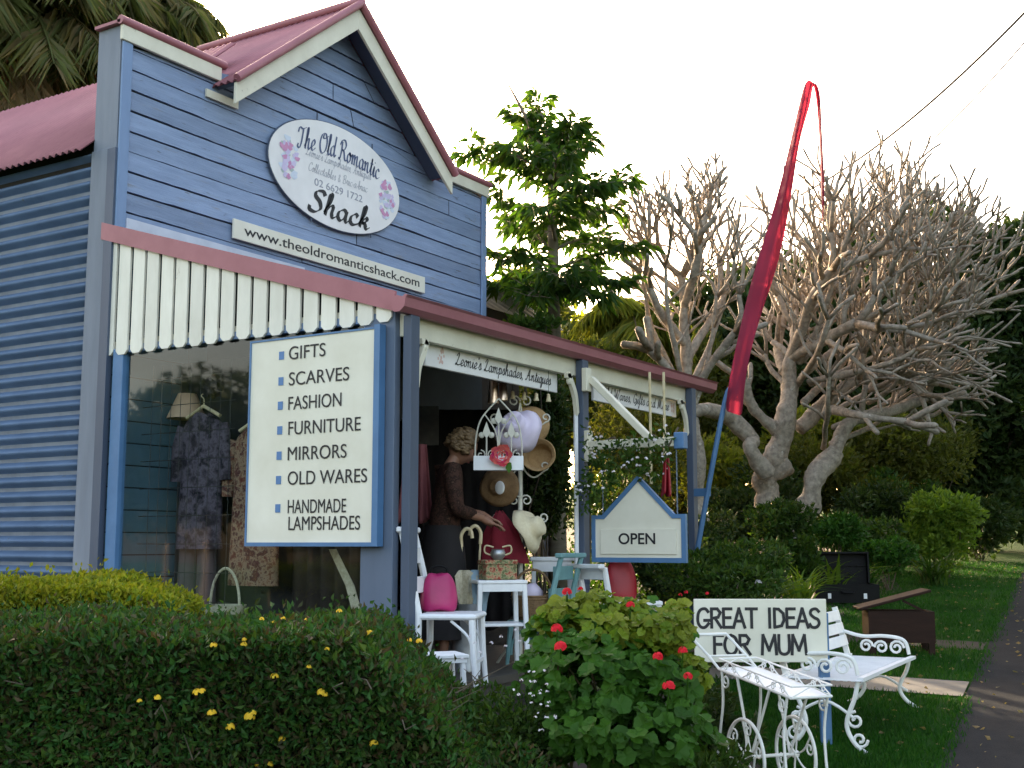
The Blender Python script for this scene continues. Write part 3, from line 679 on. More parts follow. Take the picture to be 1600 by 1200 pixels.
text('02 6629 1722', Q, -.33, -.15, .68, .07, M['greyink'], ov)
pen('Shack', Q, -.41, -.395, .87, .215, M['black'], ov, wmin=.04, wmax=.26, shear=.22, nib=30)
def roses(cx, cy, sc, sd):
    r = random.Random(sd); k = {}
    for name, m, n, rr in (('painted_foliage', 'paintgreen', 9, .035), ('painted_roses', 'paintpale', 12, .04), ('painted_roses', 'paintlilac', 16, .04), ('painted_roses', 'paintpink', 12, .03)):
        b = MB()
        for i in range(n):
            a = r.uniform(0, 6.3); q = r.random() ** .6 * sc; x = cx + q * .55 * math.cos(a) + q * .1; y = cy + q * math.sin(a); R_ = rr * r.uniform(.5, 1.1); k['z'] = k.get('z', .0012) + .00006
            t0 = r.uniform(0, 6); pts = [(x + R_ * (1 + .3 * math.sin(3 * t + t0)) * math.cos(t), y + R_ * (.8 + .25 * math.cos(2 * t + t0)) * math.sin(t)) for t in [j * math.pi / 6 for j in range(12)]]
            b.add([Q @ Vector((px_, py_, k['z'])) for px_, py_ in pts], [tuple(range(12))])
        b.build(name, M[m], ov)
roses(-.69, .02, .2, 3); roses(.7, -.04, .19, 5)
mb = MB()
for x, y in ((-.3, .49), (.5, .42), (-.35, -.47), (.5, -.43)): mb.bar(Q @ Vector((x, y - .03, -.01)), Q @ Vector((x, y + .05, -.01)), .012, .008, (0, 1, 0))
mb.build('bracket', M['slate'], ov)
wb = world_thing('web_sign', 'long narrow cream board with a web address, under the oval sign', 'sign', (8.46, 7.23, 4.2))
MB().bx(7.12, 9.8, 7.213, 7.235, 4.118, 4.285).build('panel', M['signcream'], wb, bevel=.003)
text('www.theoldromanticshack.com', plane_street(0, 7.213, 0), 7.24, 4.168, 2.46, .088, M['black'], wb, bold=.004)
gs = world_thing('list_sign', 'tall cream board in a blue frame listing GIFTS to LAMPSHADES on the window', 'sign', (5.9, 5.24, 1.6))
MB().bx(5.885, 5.925, 4.71, 5.76, 1.61, 2.93).build('panel', M['signcream'], gs)
mb = MB(); mb.bx(5.878, 5.93, 5.76, 5.773, 1.585, 2.942); mb.bx(5.87, 5.93, 4.665, 4.71, 1.585, 2.955); mb.bx(5.871, 5.931, 4.71, 5.76, 1.585, 1.61); mb.bx(5.879, 5.931, 4.71, 5.76, 2.93, 2.942); mb.build('frame', M['brightblue'], gs)
Q = plane_side(5.884, 0, 0)
for s, ya, yb, zb in (('GIFTS', 5.425, 5.114, 2.792), ('SCARVES', 5.42, 4.915, 2.622), ('FASHION', 5.42, 4.974, 2.462), ('FURNITURE', 5.415, 4.816, 2.3), ('MIRRORS', 5.415, 4.925, 2.135), ('OLD WARES', 5.41, 4.759, 1.977), ('HANDMADE', 5.404, 4.922, 1.795), ('LAMPSHADES', 5.395, 4.808, 1.688)):
    text(s, Q, -ya, zb, ya - yb, .09, M['black'], gs)
    if s != 'LAMPSHADES': MB().bx(5.8815, 5.8845, 5.47, 5.512, zb + .006, zb + .06).build('bullet', M['bulletblue'], gs)
def hang(x0, x1, label, txt, tx0, tx1, cam_x, key):
    o = world_thing('hanging_sign', label, 'sign', ((x0 + x1) / 2, 4.63, 2.82))
    MB().bx(x0, x1, 4.62, 4.645, 2.742, 2.9).build('panel', M['signwhite'], o, bevel=.003)
    q = plane_street(0, 4.62, 0); pen(txt, q, tx0, 2.79, tx1 - tx0, .085, M['black'], o, wmin=.06, wmax=.13)
    b = MB(); r = random.Random(key)
    for i in range(14):
        a = r.uniform(0, 6.3); qd = r.random() ** .5; x = cam_x + .035 * qd * math.cos(a); zc = 2.82 + .055 * qd * math.sin(a); R_ = r.uniform(.006, .013)
        b.add([q @ Vector((x + R_ * math.cos(j), zc + R_ * 1.3 * math.sin(j), .001 + i * .00006)) for j in [k * math.pi / 4 for k in range(8)]], [tuple(range(8))])
    b.build('painted_rose', M['cameo'], o)
    b = MB(); b.bar((x0 + .1, 4.635, 2.9), (x0 + .1, 4.61, 2.95), .01, .01); b.bar((x1 - .1, 4.635, 2.9), (x1 - .1, 4.61, 2.95), .01, .01); b.build('hanger', M['wire'], o)
hang(6.29, 7.985, "white hanging board lettered Leonie's Lampshades, Antiques, under the verandah beam", "Leonie's Lampshades, Antiques", 6.62, 7.88, 6.46, 1)
hang(8.57, 10.145, 'white hanging board lettered Old Wares, Gifts and More, partly behind a brace', 'Old Wares, Gifts and More', 8.7, 9.98, 10.06, 2)
# house shaped OPEN sign under the arm
op = world_thing('open_sign', 'small house shaped cream OPEN sign in blue frame hanging from the white arm', 'sign', (8.19, 4.04, 1.47))
q = plane_side(8.155, 0, 0)
out = [(-4.43, 1.465), (-3.66, 1.465), (-3.66, 1.815), (-3.75, 1.815), (-4.04, 2.105), (-4.34, 1.815), (-4.43, 1.815)]
inn = [(-4.40, 1.50), (-3.695, 1.50), (-3.695, 1.785), (-3.765, 1.785), (-4.04, 2.06), (-4.325, 1.785), (-4.40, 1.785)]
MB().prism(inn, .02, plane_side(8.19, 0, 0)).build('panel', M['signcream'], op)
mb = MB(); nO = len(out)
for i in range(nO):
    j = (i + 1) % nO; quad = [out[i], out[j], inn[j], inn[i]]; mb.prism(quad, .035, plane_side(8.195, 0, 0))
mb.build('frame', M['brightblue'], op)
MB().bx(8.158, 8.169, 3.735, 4.355, 1.525, 1.71).build('slide_panel', M['signcream'], op, bevel=.002)
text('OPEN', plane_side(8.158, 0, 0), -4.2, 1.6, .3, .082, M['black'], op, bold=.015)
for y in (4.34, 3.73):
    mb = MB(); zc = 1.83 if y > 4 else 1.83
    while zc < 2.3:
        a = Vector((8.18, y, zc)); mb.tube([a + Vector((.007 * math.cos(t), .007 * math.sin(t) * ((int(zc * 50) % 2) * 2 - 1) * .3, .014 * math.sin(t))) for t in [k * math.pi / 4 for k in range(9)]], .0025, 4, cap=False); zc += .02
    mb.build('chain', M['rope'], op)
# ------------------------------------------------------------------ things on and around the verandah
VROT = HEAD - rad(90)                                    # local x runs right across the view, local y away from it
def scroll(c, r0, r1, a0, turns, ax, ay, n=16):
    c, ax, ay = Vector(c), Vector(ax), Vector(ay)
    return [c + (ax * math.cos(a0 + turns * 2 * math.pi * i / n) + ay * math.sin(a0 + turns * 2 * math.pi * i / n)) * (r0 + (r1 - r0) * i / n) for i in range(n + 1)]
def rotto(p, n):                                         # local z turned towards n, origin at p
    a, b, c = basis(n); return Matrix.Translation(Vector(p)) @ Matrix((a, b, c)).transposed().to_4x4()
def floor_at(px, d): 
    p = at(px, 850, d); return Vector((p.x, p.y, FLOOR))
def local(o, p):                                          # world point in a rotated thing's own frame
    bpy.context.view_layer.update(); return o.matrix_world.inverted() @ Vector(p)
X, Y, Z = Vector((1, 0, 0)), Vector((0, 1, 0)), Vector((0, 0, 1))
# white chair with the pink bag
def make_chair(label, p, rz, m, w=.4, d=.38, sh=.45, bh=.95, name='wooden_chair', group=None, rails=(.62, .8)):
    t = thing(name, label, 'chair', p, rz, group)
    b = MB(); b.bx(0, d, -w / 2, w / 2, sh - .035, sh); b.build('seat', m, t, bevel=.012)
    for s in (-1, 1):
        b = MB(); b.tube([(d - .03, s * (w / 2 - .03), sh - .034), (d - .02, s * (w / 2 - .025), .2), (d, s * (w / 2 - .02), 0)], [.022, .02, .015], 8); b.build('leg', m, t, smooth=True)
        b = MB(); b.tube([(-.06, s * (w / 2 - .02), 0), (.0, s * (w / 2 - .02), sh * .6), (.0, s * (w / 2 - .02), sh), (-.05, s * (w / 2 - .02), sh + .25), (-.11, s * (w / 2 - .02), bh)], [.018, .022, .024, .022, .02], 8); b.build('back_post', m, t, smooth=True)
        b = MB(); b.tube(smooth_path([(d - .03, s * (w / 2 - .03), sh - .25), (d - .05, s * (w / 2 - .03), sh - .14), (d - .16, s * (w / 2 - .03), sh - .04)], 4), .009, 6); b.build('bracket', m, t)
    for z in rails:
        xx = -.05 - (z - .7) * .24; b = MB(); b.bx(xx - .012, xx + .012, -w / 2 + .04, w / 2 - .04, z - .05, z + .05); b.build('back_rail', m, t, bevel=.004)
    b = MB(); b.bx(-.135, -.075, -w / 2 - .02, w / 2 + .02, bh - .01, bh + .025); b.build('top_rail', m, t, bevel=.008)
    b = MB(); b.bar((d - .02, -w / 2 + .04, .16), (d - .02, w / 2 - .04, .16), .02, .02); b.build('stretcher', m, t)
    return t
cp = floor_at(664, 7.62)
make_chair('white painted chair holding the pink bag beside the corner post', cp, VROT + rad(-8), M['white'], .4, .36)
def bag(label, p, rz, m, sx, sy, sz, name='handbag', hh=.16, hm=None):
    t = thing(name, label, 'bag', p, rz)
    b = MB(); k = 10; V = []
    prof = [(.78, 0), (1.0, .06), (1.06, .3), (.98, .6), (.8, .85), (.62, .98), (.5, 1.0)]
    for r, z in prof:
        for j in range(20):
            a = 2 * math.pi * j / 20; c, s_ = math.cos(a), math.sin(a); e = .75
            V.append((sx / 2 * r * abs(c) ** e * (1 if c > 0 else -1), sy / 2 * (r * .5 + .5 * (1 - z * .7)) * abs(s_) ** e * (1 if s_ > 0 else -1), sz * z + .012 * math.sin(3 * a + z * 4)))
    n = 20; F_ = [(i * n + j, i * n + (j + 1) % n, (i + 1) * n + (j + 1) % n, (i + 1) * n + j) for i in range(len(prof) - 1) for j in range(n)]
    F_ += [tuple(range(n - 1, -1, -1)), tuple((len(prof) - 1) * n + j for j in range(n))]
    o = MB().add(V, F_).build('bag_body', m, t, smooth='all'); s2 = o.modifiers.new('sub', 'SUBSURF'); s2.levels = 1; s2.render_levels = 1
    b = MB(); b.tube(smooth_path([(-sx * .22, 0, sz * .97), (-sx * .2, 0, sz + hh * .7), (0, 0, sz + hh), (sx * .2, 0, sz + hh * .7), (sx * .22, 0, sz * .97)], 5), .009, 6); b.build('handle', hm or m, t)
    return t
bp_ = at(686, 900, 7.7); bag('bright magenta leather handbag sitting on the white chair', (bp_.x, bp_.y, FLOOR + .452), VROT + rad(10), M['pinkbag'], .23, .17, .23, 'handbag', .05, M['blackcase'])
# low slatted stool with peeling paint, on the ground in front
sp = at(684, 850, 6.95); sp.z = gz(sp.x, sp.y)
st = thing('slatted_stool', 'low white slatted stool with peeling paint half buried in the front shrubs', 'stool', sp, VROT + rad(20))
for i in range(4): MB().bx(-.15, .15, -.13 + i * .068, -.13 + i * .068 + .055, .52, .54).build('slat', M['white'], st, bevel=.003)
for sx in (-1, 1):
    for sy in (-1, 1): MB().tube([(sx * .12, sy * .1, .5), (sx * .13, sy * .11, .25), (sx * .15, sy * .12, 0)], [.016, .02, .014], 8).build('leg', M['white'], st, smooth=True)
MB().bx(-.14, .14, -.12, .12, .495, .519).build('frame', M['white'], st)
# two tier white stand, box, pot
tp = floor_at(778, 8.45)
ts = thing('two_tier_stand', 'white two tier wooden stand carrying the floral box', 'stand', tp, VROT + rad(14))
for sx in (-1, 1):
    for sy in (-1, 1): MB().bar((sx * .155, sy * .13, .6), (sx * .175, sy * .15, 0), .032, .032, (0, 1, 0)).build('leg', M['white'], ts, bevel=.004)
MB().bx(-.175, .175, -.15, .15, .6, .625).build('top', M['white'], ts, bevel=.006)
mb = MB(); mb.bx(-.14, .14, -.145, -.125, .55, .599); mb.build('apron', M['white'], ts)
mb = MB(); mb.bx(-.165, .165, -.135, .135, .315, .335); mb.build('shelf', M['white'], ts, bevel=.004)
bx_ = thing('floral_box', 'floral tapestry covered box with lid standing on the white stand', 'box', tp + Vector((0, 0, .627)), VROT + rad(22))
MB().bx(-.115, .115, -.075, .075, 0, .1).build('box_body', M['tapestry'], bx_, bevel=.006)
MB().bx(-.122, .122, -.081, .081, .101, .135).build('lid', M['tapestry'], bx_, bevel=.008)
pt = thing('small_pot', 'small grey pot with curled handles on the floral box', 'pot', tp + Vector((0, 0, .763)), VROT)
MB().lathe([(.03, 0), (.05, .025), (.052, .05), (.042, .065), (.046, .072), (.04, .07)], 16).build('bowl', M['tin'], pt, smooth=True)
for s in (-1, 1): MB().tube(smooth_path([(s * .045, 0, .03), (s * .09, 0, .05), (s * .085, 0, .095), (s * .03, 0, .085)], 5), .006, 5).build('handle', M['ivory'], pt)
# umbrellas in a stand
up_ = floor_at(728, 8.55)
us = thing('umbrella_stand', 'dark tin umbrella stand behind the white chair', 'stand', up_, 0)
MB().lathe([(.1, 0), (.1, .02), (.095, .03), (.11, .45), (.118, .46), (.108, .46), (.09, .05)], 18).build('bucket', M['tin'], us, smooth=True)
def umbrella(label, dx, dy, tilt, cloth, hook, top):
    t = thing('folded_umbrella', label, 'umbrella', up_ + RT * dx + FW * dy + Vector((0, 0, .03)), VROT)
    MB().tube([(0, 0, .0), (tilt, 0, top)], .008, 6).build('shaft', M['ivory'], t)
    MB().tube(smooth_path([(tilt, 0, top), (tilt * 1.05, 0, top + .08), (tilt + hook * .03, 0, top + .125), (tilt + hook * .065, 0, top + .11), (tilt + hook * .075, 0, top + .06)], 5), .013, 8).build('handle', M['ivory'], t, smooth=True)
    if cloth:
        V = []; n = 28; rings = [(.03, .2), (.045, .3), (.055, .42), (.075, .55), (.085, .62), (.04, .66)]
        for r, z in rings:
            for j in range(n):
                a = 2 * math.pi * j / n; rr = r * (1 + .3 * math.sin(7 * a + z * 5)); V.append((tilt * z / top + rr * math.cos(a), rr * math.sin(a), z))
        F_ = [(i * n + j, i * n + (j + 1) % n, (i + 1) * n + (j + 1) % n, (i + 1) * n + j) for i in range(len(rings) - 1) for j in range(n)]
        MB().add(V, F_).build('folded_cover', cloth, t, smooth=True)
    return t
umbrella('folded cream lace parasol with hooked ivory handle in the umbrella stand', .0, -.03, -.03, M['lace'], 1, .82)
umbrella('bare ivory cane hooked to the left in the umbrella stand', -.04, .04, -.05, None, -1, .78)
umbrella('folded pale blue umbrella with tall hooked handle nearest the floral box', .06, .02, .04, M['paleblue'], -1, .84)
# hat stand, hats
hp = floor_at(813, 9.0)
hs = thing('hat_stand', 'cream iron hat stand with scrolled hooks behind the white stand', 'hat stand', hp, VROT)
MB().tube([(0, 0, .03), (0, 0, 1.86)], .017, 8).build('pole', M['creammetal'], hs, smooth=True)
for s in (-1, 1):
    for z, w in ((.98, .17), (1.36, .18), (1.72, .19)):
        pts = smooth_path([(0, 0, z + .2), (s * .03, -.01, z + .06), (s * .1, -.02, z + .0), (s * w, -.03, z + .05)], 6) + scroll((s * (w + .0), -.03, z + .085), .035, .012, -math.pi / 2, s * 1.1, X, Z, 12)
        MB().tube(pts, .0065, 6).build('hook', M['creammetal'], hs)
        MB().tube(scroll((s * .045, -.01, z + .21), .045, .012, math.pi if s > 0 else 0, -s * 1.3, X, Z, 14), .006, 6).build('curl', M['creammetal'], hs)
for k in range(3):
    a = k * 2.1 + .5; MB().tube(smooth_path([(0, 0, .2), (.1 * math.cos(a), .1 * math.sin(a), .12), (.2 * math.cos(a), .2 * math.sin(a), 0)], 5), .01, 6).build('foot', M['creammetal'], hs)
def hat(label, p, n, m, brim, crown, ch, dent=0, wav=.0, band=None, floppy=0):
    t = world_thing('hat', label, 'hat', p, 'hats on the stand'); Mx = rotto(p, n); V = []; k = 36
    rings = [(crown * .3, ch), (crown * .75, ch * .98), (crown * .95, ch * .85), (crown, ch * .4), (crown * 1.03, .01), (crown + (brim - crown) * .35, .0), (crown + (brim - crown) * .7, -.006), (brim, -.02 - floppy)]
    for r, z in rings:
        for j in range(k):
            a = 2 * math.pi * j / k; f = max(0, (r - crown) / max(.001, brim - crown))
            zz = z + wav * f * math.sin(2 * a + .6) + wav * .4 * f * math.sin(5 * a) - (dent * max(0, 1 - (r / crown) ** 2) * (abs(math.sin(a)) < .8) if r < crown else 0)
            V.append(Mx @ Vector((r * math.cos(a) * 1.05, r * math.sin(a), zz)))
    V.append(Mx @ Vector((0, 0, ch - dent)))
    F_ = [(i * k + j, (i + 1) * k + j, (i + 1) * k + (j + 1) % k, i * k + (j + 1) % k) for i in range(len(rings) - 1) for j in range(k)] + [(len(V) - 1, j, (j + 1) % k) for j in range(k)]
    o = MB().add(V, F_).build('hat_body', m, t, smooth='all'); s = o.modifiers.new('t', 'SOLIDIFY'); s.thickness = .006
    if band: MB().lathe([(crown * 1.045, .012), (crown * 1.035, .04), (crown * 1.0, .04)], 36, Mx, cap=False).build('band', band, t, smooth=True)
    return t
v = -FW
hat('large floppy lilac hat with a dented crown hanging in front of the straw hats', at(806, 666, 8.85), (v * .75 + RT * -.35 + Z * .45), M['lilac'], .175, .085, .09, .03, .035, None, .05)
hat('brown straw hat hanging highest, behind the lilac hat', at(826, 664, 9.1), (v * .9 - RT * .1 + Z * .1), M['straw'], .15, .08, .08, 0, .01)
hat('tan straw hat hung open end outwards below the other straw hat', at(842, 712, 9.0), -(v * .9 - RT * .25 + Z * .2), M['straw'], .125, .095, .1, 0, .006)
hat('dark brown hat with white lining hanging at the left of the stand', at(779, 760, 9.0), (v * .85 - RT * .3), M['darkstraw'], .15, .06, .04, .01, .012)
MB().ell((0, 0, 0), (.042, .05, .012), 18, 8, None).build('_tmp', M['white'])
o_ = bpy.data.objects['_tmp']; o_.matrix_world = rotto(at(781, 762, 8.93), (v * .8 - RT * .5)); o_.name = 'hand_mirror'; tag(o_, 'small round white mirror shining in front of the dark hat', 'mirror')
hat('cream sun hat hanging sideways on the lowest hook at right', at(832, 826, 8.9), (RT * .8 + v * .35 + Z * .35), M['creamstraw'], .175, .075, .085, 0, .02, None, .03)
# wire planter hanging from the beam
pp = at(779, 724, 8.6)
pl = thing('wall_planter', 'white metal planter box with gothic wire arch hanging beside the hats', 'planter', pp, VROT)
mb = MB(); mb.bx(-.175, .175, -.05, -.042, -.05, .05); mb.bx(-.175, .175, .042, .05, -.05, .05); mb.bx(-.175, -.167, -.042, .042, -.05, .05); mb.bx(.167, .175, -.042, .042, -.05, .05); mb.bx(-.167, .167, -.042, .042, -.05, -.042); mb.build('box', M['white'], pl)
mb = MB()
for s in (-1, 1): mb.tube(smooth_path([(s * .165, 0, .03), (s * .16, 0, .18), (s * .12, 0, .32), (0, 0, .46)], 8), .006, 6)
mb.tube(smooth_path([(-.1, 0, .35), (-.02, 0, .22), (0, 0, .05)], 6), .005, 6); mb.tube(smooth_path([(.1, 0, .35), (.02, 0, .22), (0, 0, .05)], 6), .005, 6)
mb.build('arch', M['creammetal'], pl)
for x, z in ((-.085, .2), (0, .3), (.09, .2)):
    mb = MB(); mb.tube([(x, 0, 0.0), (x, 0, z)], .006, 6)
    mb.prism([(-.028, .045), (0, 0.005), (.028, .045), (0, .125)], .012, Matrix.Translation((x, -.006, z - .03)) @ PX)
    for s in (-1, 1): mb.ell((x + s * .035, 0, z), (.022, .012, .022), 10, 6); mb.tube(scroll((x + s * .04, 0, .06), .035, .01, math.pi / 2, s * 1.1, X, Z, 10), .0045, 5)
    mb.ell((x, 0, z), (.012, .012, .012), 8, 6); mb.build('fleur_de_lis', M['creammetal'], pl)
MB().tube([(0, 0, .46), (0, -.02, .62), (0, -.1, 1.0)], .003, 4).build('hanging_wire', M['wire'], pl)
def rose(name, p, r, m, parent, n=26):
    b = MB()
    for i in range(n):
        a = i * 2.4; q = r * math.sqrt(i / n); d = Vector((math.cos(a) * q, -.4 * r * (1 - i / n), math.sin(a) * q)); s = r * (.28 + .3 * i / n)
        t = Vector((-math.sin(a), 0, math.cos(a))); o = Vector((math.cos(a) * .8, -.5, math.sin(a) * .8)).normalized()
        c = Vector(p) + d; b.add([c - t * s, c + o * s * .5 - t * s * .8, c + o * s, c + o * s * .5 + t * s * .8, c + t * s, c + Vector((0, .3 * s, 0))], [(0, 1, 2, 5), (5, 2, 3, 4)])
    return b.build(name, m, parent)
fl = thing('cloth_rose', 'large deep pink cloth rose with a green leaf on the planter box', 'flower', pp, VROT)
rose('petals', (.02, -.085, .05), .06, M['pet_pinkd'], fl)
mb = MB(); mb.add([(.06, -.07, .01), (.09, -.075, -.0), (.095, -.08, -.04), (.075, -.08, -.075), (.05, -.08, -.04)], [(0, 1, 2, 3, 4)]); mb.build('leaf', M['l_geran'], fl)
# hanging tins and small bells
for i, (px, py, h, lab) in enumerate(((771, 612, .17, 'long copper coloured lamp shade hanging left of the planter top'), (785, 612, .13, 'short copper coloured lamp shade hanging behind the planter top'))):
    p = at(px, py, 8.9); t = world_thing('hanging_tin', lab, 'lamp shade', p, 'hanging copper shades')
    MB().lathe([(.02, h / 2), (.03, h / 2 - .01), (.042, -h / 2), (.038, -h / 2), (.026, h / 2 - .02)], 18, Matrix.Translation(p)).build('shade', M['metal'], t, smooth=True)
    MB().tube([p + Z * h / 2, p + Z * (h / 2 + .35)], .002, 4).build('cord', M['wire'], t)
for i, px in enumerate((801, 819, 838, 857)):
    p = at(px, 618 + i * 1.5, 9.1); t = world_thing('hanging_bell', ('leftmost', 'second', 'third', 'rightmost')[i] + ' of the four small tin bells in a row under the hanging board', 'bell', p, 'row of small bells')
    MB().lathe([(.004, .035), (.012, .03), (.015, 0), (.021, -.025), (.017, -.024)], 12, Matrix.Translation(p)).build('bell_body', M['ivory'], t, smooth=True)
    MB().tube([p + Z * .035, p + Z * .42], .002, 4).build('cord', M['wire'], t)
# dark red velvet shawl over the hat stand's lower hooks
V = []; n = 40; p0 = at(782, 812, 8.95); rings = [(.02, .05), (.04, .01), (.075, -.05), (.105, -.12), (.13, -.2), (.14, -.3)]
for r, z in rings:
    for j in range(n):
        a = 2 * math.pi * j / n; rr = r * (1 + .16 * math.sin(5 * a + z * 9) + .07 * math.sin(11 * a)); q = p0 + RT * rr * math.cos(a) * 1.15 + FW * rr * .5 * math.sin(a) + Z * (z + .02 * math.sin(3 * a)) + RT * (-z * .12); V.append(q)
F_ = [(i * n + j, (i + 1) * n + j, (i + 1) * n + (j + 1) % n, i * n + (j + 1) % n) for i in range(len(rings) - 1) for j in range(n)] + [tuple(range(n))]
tag(MB().add(V, F_).build('velvet_shawl', M['velvet'], None, smooth=True), 'dark red velvet shawl draped in a peak behind the floral box', 'shawl')
# teal chair with wicker basket
tc = floor_at(838, 8.95)
tch = make_chair('teal painted chair with the wicker basket on its seat', tc + RT * .16, VROT + rad(150), M['teal'], .36, .34, .32, .78, 'teal_chair', None, (.5, .66))
wb_ = tc + RT * -.03 + Vector((0, 0, .325))
wk = thing('wicker_basket', 'round brown wicker basket with hoop handle on the teal chair', 'basket', wb_, VROT)
V = []; n = 40; rings = [(.0, 0), (.1, 0), (.135, .06), (.15, .13), (.152, .17), (.14, .172), (.13, .1), (.1, .02)]
for i, (r, z) in enumerate(rings):
    for j in range(n): a = 2 * math.pi * j / n; V.append(((r + .003 * (j % 2)) * math.cos(a), (r + .003 * (j % 2)) * math.sin(a), z))
MB().add(V, [(i * n + j, i * n + (j + 1) % n, (i + 1) * n + (j + 1) % n, (i + 1) * n + j) for i in range(len(rings) - 1) for j in range(n)]).build('bowl', M['wicker'], wk, smooth=True)
for z in (.03, .06, .09, .12, .15, .17): MB().tube([((.112 + z * .26 if z < .13 else .152) * math.cos(a), (.112 + z * .26 if z < .13 else .152) * math.sin(a), z) for a in [k * math.pi / 14 for k in range(29)]], .008, 5).build('coil', M['wicker'], wk)
MB().tube([(.145 * math.cos(a), 0, .16 + .2 * math.sin(a)) for a in [k * math.pi / 16 for k in range(17)]], .011, 6).build('handle', M['wicker'], wk, smooth=True)
tag(MB().ell(wb_ + Vector((0, 0, .18)), (.085, .07, .08), 16, 10, None, 0, .08).build('folded_cloth', M['lilac'], None, smooth='all'), 'pale lilac folded cloth standing up in the wicker basket', 'cloth')
# small white shelf behind the cream hat
wsx = floor_at(862, 9.5); ws = thing('side_table', 'small white side table behind the teal chair', 'table', wsx, VROT)
MB().bx(-.17, .17, -.13, .13, .74, .77).build('top', M['white'], ws, bevel=.005); MB().bx(-.15, .15, -.115, .115, .66, .739).build('apron', M['white'], ws)
for sx in (-1, 1):
    for sy in (-1, 1): MB().bar((sx * .14, sy * .1, .66), (sx * .15, sy * .11, 0), .03, .03, (0, 1, 0)).build('leg', M['white'], ws)
# pieces in the right hand bay
rc = floor_at(955, 8.95)
make_chair('white painted chair below the OPEN sign holding the red bag', rc + RT * -.1 + FW * .1, VROT + rad(35), M['white'], .34, .36, .44, .7, 'wooden_chair', None, (.66,))
bag('tall dark red bag standing on the white chair under the OPEN sign', (rc.x + RT.x * .09 + FW.x * .28, rc.y + RT.y * .09 + FW.y * .28, FLOOR + .445), VROT, M['redbag'], .24, .18, .3, 'handbag', .12)
wt = floor_at(998, 9.2); wtt = thing('side_table', 'white side table with curved apron at the right end under the OPEN sign', 'table', wt, VROT)
MB().bx(-.16, .16, -.13, .13, .42, .45).build('top', M['white'], wtt, bevel=.006)
for sx in (-1, 1):
    for sy in (-1, 1): MB().tube(smooth_path([(sx * .13, sy * .1, .42), (sx * .15, sy * .11, .3), (sx * .12, sy * .1, .15), (sx * .15, sy * .11, 0)], 4), [.022] * 4 + [.016] * 9, 6).build('leg', M['white'], wtt, smooth=True)
def drape(name, label, cat, p, w, h, m, folds=5, taper=.7, dirx=None, depth=.03):
    dirx = dirx or RT; V = []; nu, nv_ = 24, 14
    for j in range(nv_ + 1):
        t = j / nv_; ww = w * (taper + (1 - taper) * t)
        for i in range(nu + 1):
            u = i / nu - .5; V.append(Vector(p) + Vector(dirx) * ww * u + Vector((-dirx[1], dirx[0], 0)) * depth * math.sin(folds * 2 * math.pi * u + t * 1.5) * (.4 + t) - Z * h * t * (1 + .05 * math.sin(9 * u)))
    F_ = [(j * (nu + 1) + i, j * (nu + 1) + i + 1, (j + 1) * (nu + 1) + i + 1, (j + 1) * (nu + 1) + i) for j in range(nv_) for i in range(nu)]
    o = MB().add(V, F_).build(name, m, None, smooth='all'); s = o.modifiers.new('t', 'SOLIDIFY'); s.thickness = .004; return tag(o, label, cat)
drape('hanging_scarf', 'bright red scarf hanging near the arm cap beside the right post', 'scarf', at(1041, 716, 8.95), .075, .27, M['redbag'], 2, .5)
drape('hanging_cloth', 'faded pink cloth hanging in the dark behind the corner post', 'cloth', at(650, 694, 8.9), .26, .55, mat('faded pink cloth', (.3, .1, .11), (.2, .06, .07), 5, .9, .1), 3, .6)
drape('added_dark_cloth', 'added dark cloth standing in for shade at the back of the verandah', 'curtain', at(735, 640, 11.2), 1.0, 1.9, M['skirt'], 8, .95)  # dark sheet added to deepen the shade at the verandah back
for px, lab in ((1016, 'left of the two thin pale poles hanging behind the right hanging board'), (1038, 'right of the two thin pale poles hanging behind the right hanging board')):
    p = at(px, 650, 9.9); tag(MB().tube([Vector((p.x, p.y, 2.99)), p - Z * .55], .012, 6).build('hanging_pole', M['ivory']), lab, 'pole', 'thin poles hanging in the right bay')
pf = at(664, 665, 10.6); tag(MB().bx(-.12, .12, -.01, .01, -.17, .17, Matrix.Translation(pf) @ Matrix.Rotation(VROT, 4, 'Z')).build('picture_frame', mat('dull picture', (.12, .12, .12), (.06, .06, .065), 8, .5, 0)), 'small dull framed picture hanging in the dark doorway', 'picture')

